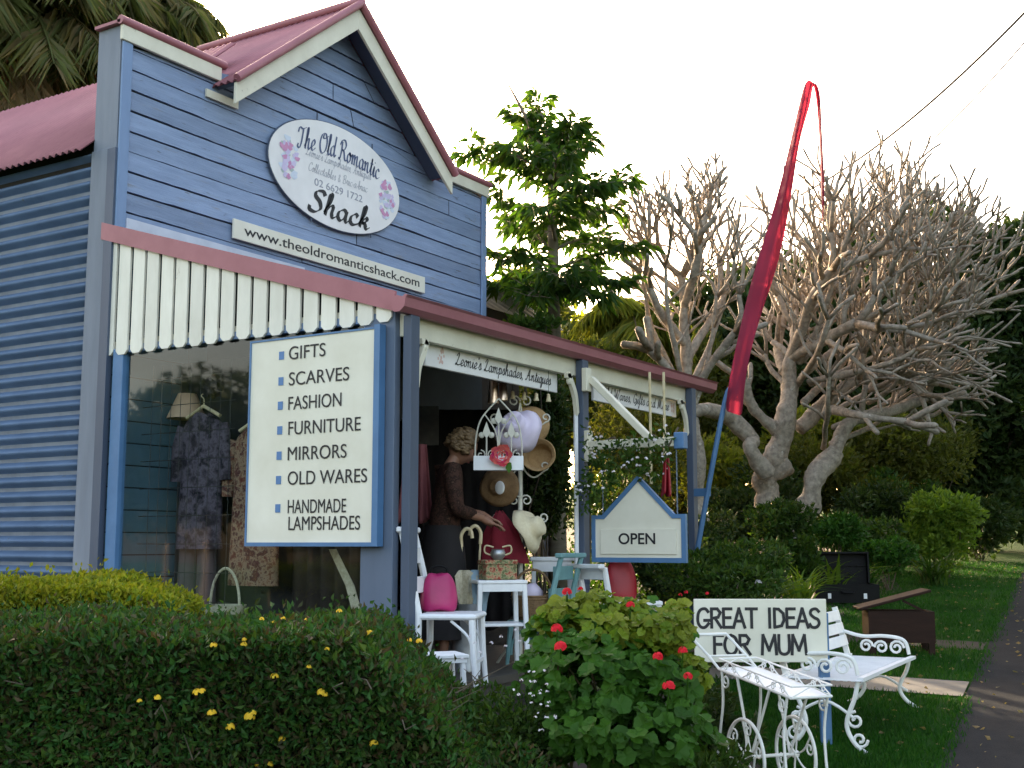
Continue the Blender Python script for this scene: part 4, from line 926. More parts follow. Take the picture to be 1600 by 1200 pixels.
# things in the display window
def hit_x(px, py, xx):
    d = at(px, py, 1) - EYE; return EYE + d * ((xx - EYE.x) / d.x)
def garment(name, label, cat, xx, yc, z0, z1, w, m, sleeves=True, folds=6, cat2=None):
    t = world_thing(name, label, cat, (xx, yc, z0)); n = 48; V = []
    H_ = z1 - z0; rings = [(0, 1.0), (.02, 1.0), (.3, .95), (.6, .9), (.78, .92), (.9, .95), (.96, .75), (1.0, .35)]
    for f, r in rings:
        for j in range(n):
            a = 2 * math.pi * j / n; fold = 1 + .09 * (1 - f) * math.sin(folds * a) + .04 * math.sin(folds * 2.3 * a + 1)
            V.append((xx + .075 * fold * math.sin(a) * (.7 + .5 * (1 - f)), yc + w / 2 * r * math.cos(a) * (1 + .02 * math.sin(9 * f)), z0 + H_ * f - .03 * math.cos(a) ** 2 * (f > .85)))
    o = MB().add(V, [(i * n + j, i * n + (j + 1) % n, (i + 1) * n + (j + 1) % n, (i + 1) * n + j) for i in range(len(rings) - 1) for j in range(n)]).build('dress_body', m, t, smooth='all')
    if sleeves:
        for s in (-1, 1):
            MB().tube([(xx, yc + s * w * .44, z1 - .1), (xx - .01, yc + s * w * .55, z1 - .25), (xx - .01, yc + s * w * .57, z1 - .5)], [.06, .055, .05], 12, sq=.7).build('sleeve', m, t, smooth=True)
    hg = MB(); hg.tube([(xx, yc - .17, z1 - .03), (xx, yc, z1 + .05), (xx, yc + .17, z1 - .03)], .014, 8); hg.tube(smooth_path([(xx, yc, z1 + .05), (xx, yc, z1 + .1), (xx, yc + .03, z1 + .13), (xx, yc - .02, z1 + .15)], 4), .004, 5)
    hg.build('clothes_hanger', M['ivory'], t)
    return t
g0, g1 = hit_x(318, 645, 6.33), hit_x(318, 858, 6.33)
garment('dress', 'mauve grey printed dress on a wooden hanger in the display window', 'dress', 6.33, g0.y, g1.z, g0.z, .44, M['greydress'])
r0, r1 = hit_x(402, 665, 6.36), hit_x(402, 915, 6.36)
garment('dress', 'rust red floral dress partly behind the tall list sign in the window', 'dress', 6.36, r0.y, max(1.07, r1.z), r0.z, .46, M['reddress'])
t = world_thing('trousers', 'mauve trousers hanging under the grey dress in the window', 'trousers', (6.36, g0.y, 1.06))
for s, k in ((-1, 0), (1, 1)): MB().tube([(6.37, g0.y + .09 * s + .05, g1.z + .05), (6.37, g0.y + .1 * s + .06, 1.25), (6.36, g0.y + .11 * s + .06, 1.06)], [.08, .085, .1], 14, sq=.7).build('trouser_leg', M['leggings'], t, smooth=True)
lp = hit_x(292, 636, 6.5); t = world_thing('lampshade', 'round peach cloth lampshade behind the grey dress in the window', 'lampshade', lp)
MB().lathe([(.07, .1), (.15, -.09), (.145, -.09), (.065, .1)], 28, Matrix.Translation(lp), cap=False).build('shade', M['peach'], t, smooth=True); MB().tube([lp + Z * .1, (lp.x, lp.y, 3.2)], .003, 4).build('cord', M['wire'], t)
dk = hit_x(332, 606, 6.3); t = world_thing('feather_hat', 'dark ragged hat above the grey dress in the window', 'hat', dk); MB().ell(dk, (.06, .1, .07), 14, 8, None, 0, .25).build('hat_body', M['skirt'], t)
bk = hit_x(352, 915, 6.2); bk.z = 1.052; t = world_thing('white_basket', 'pale wicker basket with tall hoop handle on the window shelf', 'basket', bk)
MB().lathe([(.1, 0), (.14, .1), (.15, .13), (.14, .125), (.1, .02)], 24, Matrix.Translation(bk)).build('bowl', M['lace'], t, smooth=True)
MB().tube([bk + Vector((0, .14 * math.cos(a), .12 + .26 * math.sin(a))) for a in [k * math.pi / 16 for k in range(17)]], .01, 6).build('handle', M['lace'], t, smooth=True)
ra, rb = hit_x(520, 858, 6.12), hit_x(566, 985, 6.12); V = [ra + Y * .03, ra - Y * .03, (ra + rb) / 2 + Vector((.03, .035, .02)), (ra + rb) / 2 + Vector((.03, -.035, .02)), rb + Y * .04, rb - Y * .04]
o = MB().add(V, [(0, 1, 3, 2), (2, 3, 5, 4)]).build('white_scarf', M['lace']); o.modifiers.new('t', 'SOLIDIFY').thickness = .006; tag(o, 'long white scarf hanging slantwise in the window below the list sign', 'scarf')
ca, = (hit_x(470, 700, 6.56),); V = []; nn = 30
for j in range(2):
    for i in range(nn + 1): V.append((6.54 + .02 * math.sin(i * 1.3), 5.16 + .8 * i / nn, 1.06 + 1.9 * j))
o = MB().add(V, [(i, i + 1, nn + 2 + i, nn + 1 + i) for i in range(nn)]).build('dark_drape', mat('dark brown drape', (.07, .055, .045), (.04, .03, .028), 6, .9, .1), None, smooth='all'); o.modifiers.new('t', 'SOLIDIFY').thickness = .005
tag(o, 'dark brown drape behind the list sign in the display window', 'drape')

# ------------------------------------------------------------------ the woman
def skinmesh(J, E, root):
    names = list(J); me = bpy.data.meshes.new('sk'); me.from_pydata([J[k][0] for k in names], [(names.index(a), names.index(b)) for a, b in E], [])
    o = bpy.data.objects.new('sk', me); COL.objects.link(o); m = o.modifiers.new('s', 'SKIN'); m.use_smooth_shade = True
    for i, k in enumerate(names):
        r = J[k][1]; r = r if hasattr(r, '__len__') else (r, r); sv = me.skin_vertices[0].data[i]; sv.radius = r; sv.use_root = (k == root)
    s = o.modifiers.new('u', 'SUBSURF'); s.levels = 2; s.render_levels = 2
    bpy.context.view_layer.update(); out = bpy.data.meshes.new_from_object(o.evaluated_get(bpy.context.evaluated_depsgraph_get()))
    bpy.data.objects.remove(o); return out
wpos = floor_at(690, 8.6)
wo = thing('person', 'woman in a brown patterned blouse looking down at her hands in the doorway', 'person', wpos, VROT + rad(12))
J = {'pel': ((0, 0, .93), .1), 'wai': ((.02, 0, 1.08), .085), 'che': ((.03, 0, 1.27), .085), 'nb': ((.06, 0, 1.41), .06), 'nk': ((.085, 0, 1.47), .048),
     'hd': ((.125, 0, 1.52), .05)}
E = [('pel', 'wai'), ('wai', 'che'), ('che', 'nb'), ('nb', 'nk'), ('nk', 'hd')]
for s, n in ((-1, 'r'), (1, 'l')):
    wr = (.28, s * .06, 1.07 + .02 * s)
    J.update({'sh' + n: ((.04, s * .17, 1.38), .045), 'el' + n: ((.07, s * .22, 1.1), .042), 'wr' + n: (wr, .025), 'pa' + n: ((.345, s * .045, 1.035 + .02 * s), (.035, .02))})
    E += [('che', 'sh' + n), ('sh' + n, 'el' + n), ('el' + n, 'wr' + n), ('wr' + n, 'pa' + n)]
    J.update({'hp' + n: ((0, s * .09, .88), .09), 'kn' + n: ((.03, s * .09, .5), .058), 'an' + n: ((0, s * .09, .09), .035), 'to' + n: ((.16, s * .1, .035), (.035, .025))})
    E += [('pel', 'hp' + n), ('hp' + n, 'kn' + n), ('kn' + n, 'an' + n), ('an' + n, 'to' + n)]
    for k in range(4):
        y = s * .05 + (k - 1.5) * .019; ln = (.036, .042, .04, .03)[k]
        J.update({f'f{n}{k}a': ((.37, y, 1.028 + .02 * s), .0095), f'f{n}{k}b': ((.375 + ln, y * .95, 1.01 + .02 * s), .0085), f'f{n}{k}c': ((.38 + ln * 1.6, y * .9, .98 + .02 * s), .0075)})
        E += [('pa' + n, f'f{n}{k}a'), (f'f{n}{k}a', f'f{n}{k}b'), (f'f{n}{k}b', f'f{n}{k}c')]
    J.update({'t1' + n: ((.33, s * .045 - s * .035, 1.03 + .02 * s), .011), 't2' + n: ((.365, s * .045 - s * .05, 1.012 + .02 * s), .0095)}); E += [('pa' + n, 't1' + n), ('t1' + n, 't2' + n)]
finish(bpy.data.objects.new('body', skinmesh(J, E, 'pel')), bpy.data.objects['body'].data if 0 else bpy.data.meshes[-1], M['skin'], wo) if 0 else None
me = skinmesh(J, E, 'pel'); me.name = 'body'; me.materials.clear()
HR = Matrix.Translation((.15, 0, 1.545)) @ Matrix.Rotation(rad(34), 4, 'Y')
hm = MB().ell((0, 0, 0), (.096, .074, .118), 40, 32); ex = math.exp
for i, v in enumerate(hm.v):
    x, y, z = v; k = max(0, -z / .118); x *= 1 - .12 * k; y *= 1 - .38 * k * k
    if x > 0: x += .026 * ex(-(y / .013) ** 2 - ((z + .018) / .026) ** 2) - .01 * ex(-((abs(y) - .031) / .016) ** 2 - ((z - .012) / .014) ** 2) + .007 * ex(-(y / .024) ** 2 - ((z + .062) / .009) ** 2) + .008 * ex(-(y / .02) ** 2 - ((z + .1) / .014) ** 2)
    hm.v[i] = tuple(HR @ Vector((x, y, z)))
bm2 = bmesh.new(); bm2.from_mesh(me); vs = [bm2.verts.new(v) for v in hm.v]
for f in hm.f:
    if len(set(f)) > 2:
        try: bm2.faces.new([vs[i] for i in f]).smooth = True
        except ValueError: pass
bm2.to_mesh(me); bm2.free(); finish(bpy.data.objects.new('body', me), me, M['skin'], wo)
JB = {'hp': ((0, 0, .84), (.175, .14)), 'wa': ((.02, 0, 1.04), (.14, .115)), 'ch': ((.03, 0, 1.27), (.17, .13)), 'nb': ((.06, 0, 1.425), .085)}; EB = [('hp', 'wa'), ('wa', 'ch'), ('ch', 'nb')]
for s, n in ((-1, 'r'), (1, 'l')):
    JB.update({'s' + n: ((.04, s * .175, 1.385), .072), 'e' + n: ((.07, s * .225, 1.1), .06), 'w' + n: ((.225, s * .08, 1.075), .042)}); EB += [('ch', 's' + n), ('s' + n, 'e' + n), ('e' + n, 'w' + n)]
me = skinmesh(JB, EB, 'hp'); me.materials.clear(); me.name = 'blouse'; finish(bpy.data.objects.new('blouse', me), me, M['blouse'], wo)
V = []; n = 32; rings = [(1.0, .15, .125), (.8, .18, .16), (.5, .19, .18), (.22, .22, .21)]
for z, a_, b_ in rings:
    for j in range(n): a = 2 * math.pi * j / n; q = 1 + .06 * math.sin(8 * a) * (1 - z); V.append((.01 + b_ * math.cos(a) * q, a_ * math.sin(a) * q, z))
MB().add(V, [(i * n + j, (i + 1) * n + j, (i + 1) * n + (j + 1) % n, i * n + (j + 1) % n) for i in range(3) for j in range(n)]).build('skirt', M['skirt'], wo, smooth='all')
hb = MB(); r = random.Random(4)
for i in range(150):
    a = r.uniform(-2.1, 2.1) + math.pi; ph = r.uniform(.0, 2.0); d = Vector((math.sin(ph) * math.cos(a), math.sin(ph) * math.sin(a), math.cos(ph))); c = HR @ (Vector((-.012, 0, .012)) + Vector((d.x * .1, d.y * .09, d.z * .115)))
    hb.tube(scroll(c, .028, .02, r.uniform(0, 6), 1.2, d.cross(Z + X * .2).normalized(), (d + Z * .5).normalized(), 9), [.012, .014, .014, .014, .014, .014, .012, .01, .008, .005], 5)
hb.ell(HR @ Vector((-.022, 0, .022)), (.092, .088, .108), 16, 10, HR.to_3x3(), 0, .06); hb.build('hair', M['hair'], wo, smooth='all')
for s in (-1, 1):
    MB().ell(HR @ Vector((.083, s * .031, .012)), (.007, .011, .005), 8, 6).build('eye', M['black'], wo); MB().ell(HR @ Vector((-.005, s * .074, .0)), (.018, .01, .03), 8, 6).build('ear', M['skin'], wo, smooth='all')
MB().ell(HR @ Vector((.088, 0, -.061)), (.008, .022, .005), 8, 6).build('mouth', mat('lips', (.4, .13, .12), None, 5, .5, 0), wo)

# ------------------------------------------------------------------ verge: trolley, sign, bench, chest, case
to = loc(1.215, 5.95); tr = thing('garden_trolley', 'white wrought iron garden trolley with two spoked wheels in front of the sign', 'trolley', (to.x, to.y, to.z + .05), VROT + rad(19))
tr.rotation_euler.x = .1
zt = .525; hx, hy = .105, .33
mb = MB(); mb.bx(-hx, hx, -hy, hy, zt - .006, zt + .004); mb.build('tray', M['white'], tr)
mb = MB()
for a, b in (((-hx, -hy), (hx, -hy)), ((hx, -hy), (hx, hy)), ((hx, hy), (-hx, hy)), ((-hx, hy), (-hx, -hy))): mb.tube([(a[0], a[1], zt + .05), (b[0], b[1], zt + .05)], .0045, 6); mb.tube([(a[0], a[1], zt), (b[0], b[1], zt)], .007, 6)
mb.build('tray_rail', M['whitemetal'], tr)
mb = MB()
for x in (-hx, hx):
    for i in range(3):
        y0 = -hy + i * hy / 1.5; y1 = y0 + hy / 1.5; mb.tube([(x, y0, zt), (x, (y0 + y1) / 2, zt + .05), (x, y1, zt)], .0035, 5)
        mb.tube(scroll((x, (y0 + y1) / 2 - .04, zt + .022), .022, .006, 0, 1.2, Y, Z, 10), .003, 5); mb.tube(scroll((x, (y0 + y1) / 2 + .04, zt + .022), .022, .006, math.pi, -1.2, Y, Z, 10), .003, 5)
for y in (-hy, hy): mb.tube([(-hx, y, zt), (0, y, zt + .05), (hx, y, zt)], .0035, 5)
mb.build('rail_scrollwork', M['whitemetal'], tr)
mb = MB()
for x in (-hx, hx): mb.tube([(x, hy, zt), (x - .02, hy + .07, zt + .05), (x - .08, hy + .17, zt + .14)], .007, 6)
mb.tube([(-hx - .08, hy + .17, zt + .14), (hx - .08, hy + .17, zt + .14)], .009, 6); mb.tube([(-hx - .02, hy + .07, zt + .05), (hx - .02, hy + .07, zt + .05)], .006, 6)
mb.build('handle', M['whitemetal'], tr)
for x in (-hx, hx):
    for y in (-hy + .03, hy - .03):
        s = 1 if y > 0 else -1
        pts = smooth_path([(x, y, zt), (x, y - s * .02, zt - .15), (x, y - s * .0, zt - .3), (x, y + s * .06, -.09 - .06 * s)], 6)
        MB().tube(pts, .0065, 6).build('leg', M['whitemetal'], tr)
        MB().tube(scroll((x, y - s * .04, zt - .045), .038, .01, math.pi / 2 - s * math.pi / 2, -s * 1.3, Y, Z, 14), .005, 6).build('leg_scroll', M['whitemetal'], tr)
wr_ = .172; wy = 0; wz = .18
for x in (-hx - .03, hx + .03):
    wh = MB(); wh.tube([(x, wy + wr_ * math.cos(a), wz + wr_ * math.sin(a)) for a in [k * math.pi / 24 for k in range(49)]], .0085, 8, cap=False); wo_ = wh.build('wheel', M['whitemetal'], tr, smooth=True)
    sp_ = MB()
    for k in range(6):
        a = k * math.pi / 3 + .3; d = Vector((0, math.cos(a), math.sin(a))); e = Vector((0, -math.sin(a), math.cos(a))); c = Vector((x, wy, wz))
        sp_.tube(smooth_path([c, c + d * wr_ * .45 + e * .02, c + d * wr_ * .97], 5), .0045, 6)
        sp_.tube(scroll(c + d * wr_ * .72 + e * .04, .035, .01, a, 1.2, Y, Z, 12), .0045, 5)
    sp_.build('spokes', M['whitemetal'], wo_); MB().tube([(x - .012, wy, wz), (x + .012, wy, wz)], .016, 10).build('hub', M['whitemetal'], wo_)
MB().tube([(-hx - .03, wy, wz), (hx + .03, wy, wz)], .008, 6).build('axle', M['whitemetal'], tr)
for s in (-1, 1): MB().tube([(s * hx, wy - .15, zt), (s * hx, wy, wz), (s * hx, wy + .15, zt)], .007, 6).build('axle_stay', M['whitemetal'], tr)
# GREAT IDEAS sign
D_ = 7.0
s0 = at(1188, 985, D_); gi = thing('verge_sign', 'cream hand painted board reading GREAT IDEAS FOR MUM on a blue post', 'sign', (s0.x, s0.y, gz(s0.x, s0.y)), VROT)
w2, zl, zh = 207 / FPX * D_ / 2, s0.z - gz(s0.x, s0.y) - 48.5 / FPX * D_, s0.z - gz(s0.x, s0.y) + 48.5 / FPX * D_
MB().bx(-w2, w2, -.012, .006, zl, zh).build('panel', M['signcream'], gi, bevel=.003)
q = Matrix.Translation((0, -.012, 0)) @ PX
pen('GREAT IDEAS', q, -w2 + .018, zl + .195, 2 * w2 - .055, .108, M['black'], gi, H, 0, .16, .16)
pen('FOR MUM', q, -w2 * .72, zl + .045, w2 * 1.42, .108, M['black'], gi, H, 0, .16, .16)
MB().bx(w2 - .045, w2 + .015, .0065, .05, -.1, zh - .08).build('post', M['brightblue'], gi, bevel=.004)
# bench
bo = loc(1.94, 6.95); ang = -math.atan2(.76, 1.4)
be = thing('garden_bench', 'white garden bench with slatted back and scrolled iron arms on the grass', 'bench', (bo.x, bo.y, 0), VROT + ang)
SZ, BL, BD = .85, 1.55, .42
def ground_local(x, y):
    c, s = math.cos(VROT + ang), math.sin(VROT + ang); return gz(bo.x + x * c - y * s, bo.y + x * s + y * c)
sm = MB(); nx, ny = 10, 34
for i in range(nx + 1): x = -BD + BD * i / nx; sm.bar((x, 0, SZ - (.012 if 0 < i < nx else 0)), (x, BL, SZ - (.012 if 0 < i < nx else 0)), .018 if 0 < i < nx else .035, .004 if 0 < i < nx else .02)
for j in range(ny + 1): y = BL * j / ny; sm.bar((-BD, y, SZ - .008), (0, y, SZ - .008), .018, .004)
sm.build('seat', M['white'], be)
for k in range(3):
    z = SZ + .1 + k * .082; x = -BD - .02 - k * .022; MB().bar((x, 0.0, z), (x, BL, z), .018, .07, (-.25, 0, 1)).build('back_slat', M['white'], be, bevel=.004)
for y in (.03, BL - .03):
    MB().bar((-BD + .0, y, SZ - .02), (-BD - .085, y, SZ + .32), .022, .035, (1, 0, 0)).build('back_post', M['whitemetal'], be)
    a = MB(); a.tube(smooth_path([(-BD - .03, y, SZ + .16), (-BD + .1, y, SZ + .13), (-BD + .25, y, SZ + .135), (-.05, y, SZ + .11), (-.02, y, SZ + .02)], 6), .012, 8)
    for cx, cz, rr, t0, tn in ((-.3, .065, .045, 0, 1.4), (-.2, .06, .045, math.pi, -1.4), (-.1, .06, .05, 0, 1.5)): a.tube(scroll((cx, y, SZ + cz), rr, .012, t0, tn, X, Z, 16), .009, 6)
    a.build('armrest', M['whitemetal'], be, smooth=True)
    for x, s in ((-.02, 1), (-BD + .03, -1)):
        g = ground_local(x, y) - .01; h = SZ - g
        l = MB(); l.tube(smooth_path([(x, y, SZ - .01), (x - s * .02, y, SZ - h * .25), (x - s * .07, y, SZ - h * .6), (x - s * .03, y, SZ - h * .85), (x + s * .05, y, g)], 6), .013, 8)
        if y < 1:
            l.tube(scroll((x - s * .02, y, SZ - h * .55), .05, .012, math.pi / 2, 1.3 * s, X, Z, 14), .009, 6); l.tube(scroll((x + s * .0, y, SZ - h * .8), .045, .012, 0, -1.3 * s, X, Z, 14), .009, 6)
        l.build('leg', M['whitemetal'], be, smooth=True)
for y in (.03, BL - .03): MB().tube(smooth_path([(-BD + .03, y, SZ - .22), (-BD / 2, y, SZ - .13), (-.04, y, SZ - .22)], 5), .009, 6).build('leg_brace', M['whitemetal'], be)
# chest with lid ajar
co = at(1404, 1000, 10.4); cz = gz(co.x, co.y)
ch = thing('timber_chest', 'dark timber chest on short legs with its lid propped open', 'chest', (co.x, co.y, cz), VROT + rad(-8))
cw, cd, c0, c1 = .27, .19, .1, .36
mb = MB(); mb.bx(-cw, cw, -cd, -cd + .02, c0, c1); mb.bx(-cw, cw, cd - .02, cd, c0, c1); mb.bx(-cw, -cw + .02, -cd + .02, cd - .02, c0, c1); mb.bx(cw - .02, cw, -cd + .02, cd - .02, c0, c1); mb.bx(-cw + .02, cw - .02, -cd + .02, cd - .02, c0, c0 + .02); mb.build('chest_body', M['chestwood'], ch)
for sx in (-1, 1):
    for sy in (-1, 1): MB().bx(sx * (cw - .03) - .025, sx * (cw - .03) + .025, sy * (cd - .03) - .025, sy * (cd - .03) + .025, 0, c0).build('leg', M['chestwood'], ch)
lm = Matrix.Translation((-cw - .04, 0, c1 + .012)) @ Matrix.Rotation(rad(-15), 4, 'Y')
MB().bx(-.03, .58, -cd - .02, cd + .02, 0, .022, lm).build('lid', M['chestwood'], ch, bevel=.004)
MB().bar((.02, -cd + .03, c1 + .09), (cw - .04, -cd + .03, c1 - .02), .02, .02).build('prop', M['chestwood'], ch)
# open suitcase
so_ = at(1318, 915, 14.2); suz = gz(so_.x, so_.y)
su = thing('suitcase', 'open black leather suitcase lying on the lawn beside the garden', 'suitcase', (so_.x, so_.y, suz), VROT + rad(-6))
mb = MB(); a_, b_, h_ = .36, .25, .22
mb.bx(-a_, a_, -b_, -b_ + .02, .01, h_); mb.bx(-a_, a_, b_ - .02, b_, .01, h_); mb.bx(-a_, -a_ + .02, -b_ + .02, b_ - .02, .01, h_); mb.bx(a_ - .02, a_, -b_ + .02, b_ - .02, .01, h_); mb.bx(-a_ + .02, a_ - .02, -b_ + .02, b_ - .02, .01, .03); mb.build('case_body', M['blackcase'], su)
mb = MB(); R_ = Matrix.Translation((-.0, b_ - .01, h_)) @ Matrix.Rotation(rad(-6), 4, 'X'); mb.bx(-a_, a_ - .03, .0, .02, .0, .36, R_); mb.bx(-a_, -a_ + .02, -.1, .0, .0, .36, R_); mb.bx(a_ - .05, a_ - .03, -.1, 0, 0, .36, R_); mb.bx(-a_ + .02, a_ - .05, -.1, 0, .34, .36, R_); mb.bx(-a_ + .02, a_ - .05, -.02, 0, .2, .215, R_); mb.build('lid', M['blackcase'], su)
for x in (-.2, .2): MB().bx(x - .018, x + .018, -b_ - .012, -b_ - .001, .06, .12).build('latch', M['white'], su)
MB().tube(smooth_path([(-.07, -b_ - .005, .14), (-.05, -b_ - .04, .13), (.05, -b_ - .04, .13), (.07, -b_ - .005, .14)], 4), .01, 6).build('handle', M['blackcase'], su)
# flag on its pole
fg = world_thing('flag_banner', 'tall crimson banner flag on a leaning blue pole at the last post', 'flag', (10.2, 4.45, .6))
DF = 10.9
poleP = [at(1082, 905, DF), at(1088, 868, DF), at(1132, 630, DF), at(1148, 600, DF + .02), at(1176, 480, DF + .03), at(1222, 320, DF + .03), at(1258, 155, DF + .02), at(1265, 130, DF)]
MB().tube(smooth_path(poleP, 5), [.028 - .018 * i / 30 for i in range(31)], 8).build('pole', M['brightblue'], fg, smooth=True)
MB().bar((10.22, 4.48, 2.06), at(1108, 769, DF) , .05, .07).build('pole_bracket', M['brightblue'], fg)
Lp = [(1133, 642), (1138, 600), (1150, 540), (1166, 470), (1182, 410), (1205, 340), (1224, 270), (1240, 200), (1252, 150), (1257, 130), (1266, 121), (1274, 140), (1278, 180), (1281, 230), (1282, 280), (1284, 320), (1285, 345)]
Rp = [(1160, 650), (1163, 600), (1174, 540), (1196, 470), (1217, 410), (1231, 340), (1241, 275), (1250, 212), (1266, 165), (1268, 148), (1272, 124), (1282, 140), (1283, 180), (1285.5, 230), (1288, 280), (1288, 320), (1286, 346)]
V = []; nc = 7
for i, (l, r_) in enumerate(zip(Lp, Rp)):
    for j in range(nc):
        u = j / (nc - 1); wv = .16 * abs(u - .55) * min(1, i / 3) + .07 * math.sin(u * 3.6 + i * .55) * min(1, (16 - i) / 8 + .15) + .03 * math.sin(u * 9 + i)
        V.append(at(l[0] + (r_[0] - l[0]) * u, l[1] + (r_[1] - l[1]) * u, DF - .1 + wv + (.06 if i > 10 else 0)))
o = MB().add(V, [(i * nc + j, i * nc + j + 1, (i + 1) * nc + j + 1, (i + 1) * nc + j) for i in range(len(Lp) - 1) for j in range(nc - 1)]).build('cloth', M['flagcloth'], fg, smooth='all'); o.modifiers.new('s', 'SUBSURF').render_levels = 2
# overhead wires
def cable(label, a, b, r, sag, ins=None):
    a, b = Vector(a), Vector(b); o = world_thing('power_line', label, 'cable', a)
    MB().tube([a + (b - a) * (i / 24) - Z * sag * 4 * (i / 24) * (1 - i / 24) for i in range(25)], r, 5).build('wire', M['wire'], o)
    if ins is not None:
        p = a + (b - a) * ins; d = (b - a).normalized(); MB().tube([p - d * .16, p - d * .1, p + d * .1, p + d * .16], [.02, .06, .06, .02], 10).build('insulator', M['greyplastic'], o, smooth=True)
cable('thick dark service cable crossing the white sky at upper right', at(1250, 305, 26), at(1680, -65, 18), .02, .35)
cable('thin cable with a grey insulator below the thick service cable', at(1360, 300, 27), at(1680, -30, 19), .012, .25, .11)
cable('thin cable low behind the bare tree, running to the shop', at(880, 478, 16), at(1390, 262, 26), .008, .3)
# ------------------------------------------------------------------ foliage
def unit(a): return a / np.maximum(1e-9, np.linalg.norm(a, axis=1, keepdims=True))
def rdir(n): return unit(NR.normal(size=(n, 3)))
def leaf_geo(P, A, S, w=.5, fold=.18, droop=0.0):
    n = len(P); A = unit(A); R_ = rdir(n); B = unit(np.cross(A, R_)); C_ = np.cross(A, B); S = S[:, None]
    mid = P + A * S * .45; hw = B * S * w / 2; up = C_ * S * fold
    V = np.empty((n, 4, 3)); V[:, 0] = P; V[:, 1] = mid + hw + up; V[:, 2] = P + A * S + np.array([0, 0, -1]) * S * droop; V[:, 3] = mid - hw + up
    i = np.arange(n)[:, None] * 4
    return V.reshape(-1, 3), np.concatenate([i + np.array([[0, 1, 2]]), i + np.array([[0, 2, 3]])])
def leaves(name, P, A, S, m, parent=None, **k):
    V, F_ = leaf_geo(np.asarray(P), np.asarray(A), np.asarray(S), **k); return npmesh(name, V, F_, m, parent)
def in_blobs(blobs, n, shell=.55):
    vol = np.array([b[1][0] * b[1][1] * b[1][2] for b in blobs]) ** .75; idx = NR.choice(len(blobs), n, p=vol / vol.sum())
    C_ = np.array([b[0] for b in blobs])[idx]; R_ = np.array([b[1] for b in blobs])[idx]; d = rdir(n)
    q = (shell + (1 - shell) * NR.random(n) ** .6)[:, None]
    q = q * (1 + .22 * np.sin(d[:, :1] * 7 + C_[:, :1] * 5) * np.cos(d[:, 2:] * 6 + C_[:, 1:2] * 3))
    return C_ + d * R_ * q, d
def subblobs(c, r, k, f=.42, flat=1.0):                  # break one crown into uneven clumps
    out = []
    for i in range(k):
        d = rdir(1)[0]; q = NR.random() ** .45 * .8; s = f * NR.uniform(.65, 1.25)
        out.append(((c[0] + d[0] * r[0] * q, c[1] + d[1] * r[1] * q, c[2] + d[2] * r[2] * q), (r[0] * s, r[1] * s, r[2] * s * flat)))
    return out
def limb(mb, a, b, r0, r1, wig=.12):
    a, b = Vector(a), Vector(b); L_ = (b - a).length; pts = []
    for i in range(6):
        t = i / 5; pts.append(a.lerp(b, t) + Vector(rdir(1)[0]) * wig * L_ * .3 * math.sin(math.pi * t) - Z * .05 * L_ * math.sin(math.pi * t))
    mb.tube(pts, [r0 + (r1 - r0) * i / 5 for i in range(6)], 7)
def plant(name, label, cat, base, blobs, n, size, m, w=.5, stems=5, sm='darkbark', sr=.012, group=None, up=.35, rnd=.9, shell=.55, fold=.18, trunk=None, fname='foliage', droop=0):
    t = world_thing(name, label, cat, base, group); P_, d = in_blobs(blobs, n, shell)
    A = d * .7 + rdir(n) * rnd + np.array([0, 0, up]); S = size * NR.uniform(.6, 1.35, n)
    leaves(fname, P_, A, S, m, t, w=w, fold=fold, droop=droop); mb = MB(); base = Vector(base)
    if trunk:
        top = Vector(trunk[0]); k = 7; mb.tube([base.lerp(top, i / k) + Vector((math.sin(i * 1.7) * .04, math.cos(i * 2.1) * .04, 0)) * (top - base).length * .15 - (Z * .15 if i == 0 else Z * 0) for i in range(k + 1)], [trunk[1] * (1.25 - .6 * i / k) for i in range(k + 1)], 9)
        for b in blobs[:: max(1, len(blobs) // 14)]: limb(mb, base.lerp(top, NR.uniform(.45, 1)), b[0], trunk[1] * .5, trunk[1] * .12)
        mb.build('trunk', M[sm], t, smooth='all')
    else:
        for i in range(stems):
            b = blobs[int(NR.integers(len(blobs)))]; limb(mb, base + Vector((NR.normal() * .05, NR.normal() * .05, -.05)), b[0], sr, sr * .4)
        mb.build('stem', M[sm], t, smooth='all')
    return t
def g3(px, d):                                            # ground point under a view column
    p = at(px, 850, d); return Vector((p.x, p.y, gz(p.x, p.y)))
def blob_at(px, py, d, rx, rz, rd=None):
    p = at(px, py, d); k = d / FPX; r = rx * k; return (tuple(p), (r if rd is None else rd, r if rd is None else rd, rz * k))
def lumpy(x, y, z):
    return (np.sin(x * 5.1 + 1) * np.cos(y * 4.3) + .7 * np.sin(z * 8.2 + x * 3) + .6 * np.cos(y * 9.3 - z * 4) + .5 * np.sin(x * 11 + y * 13)) / 2.8
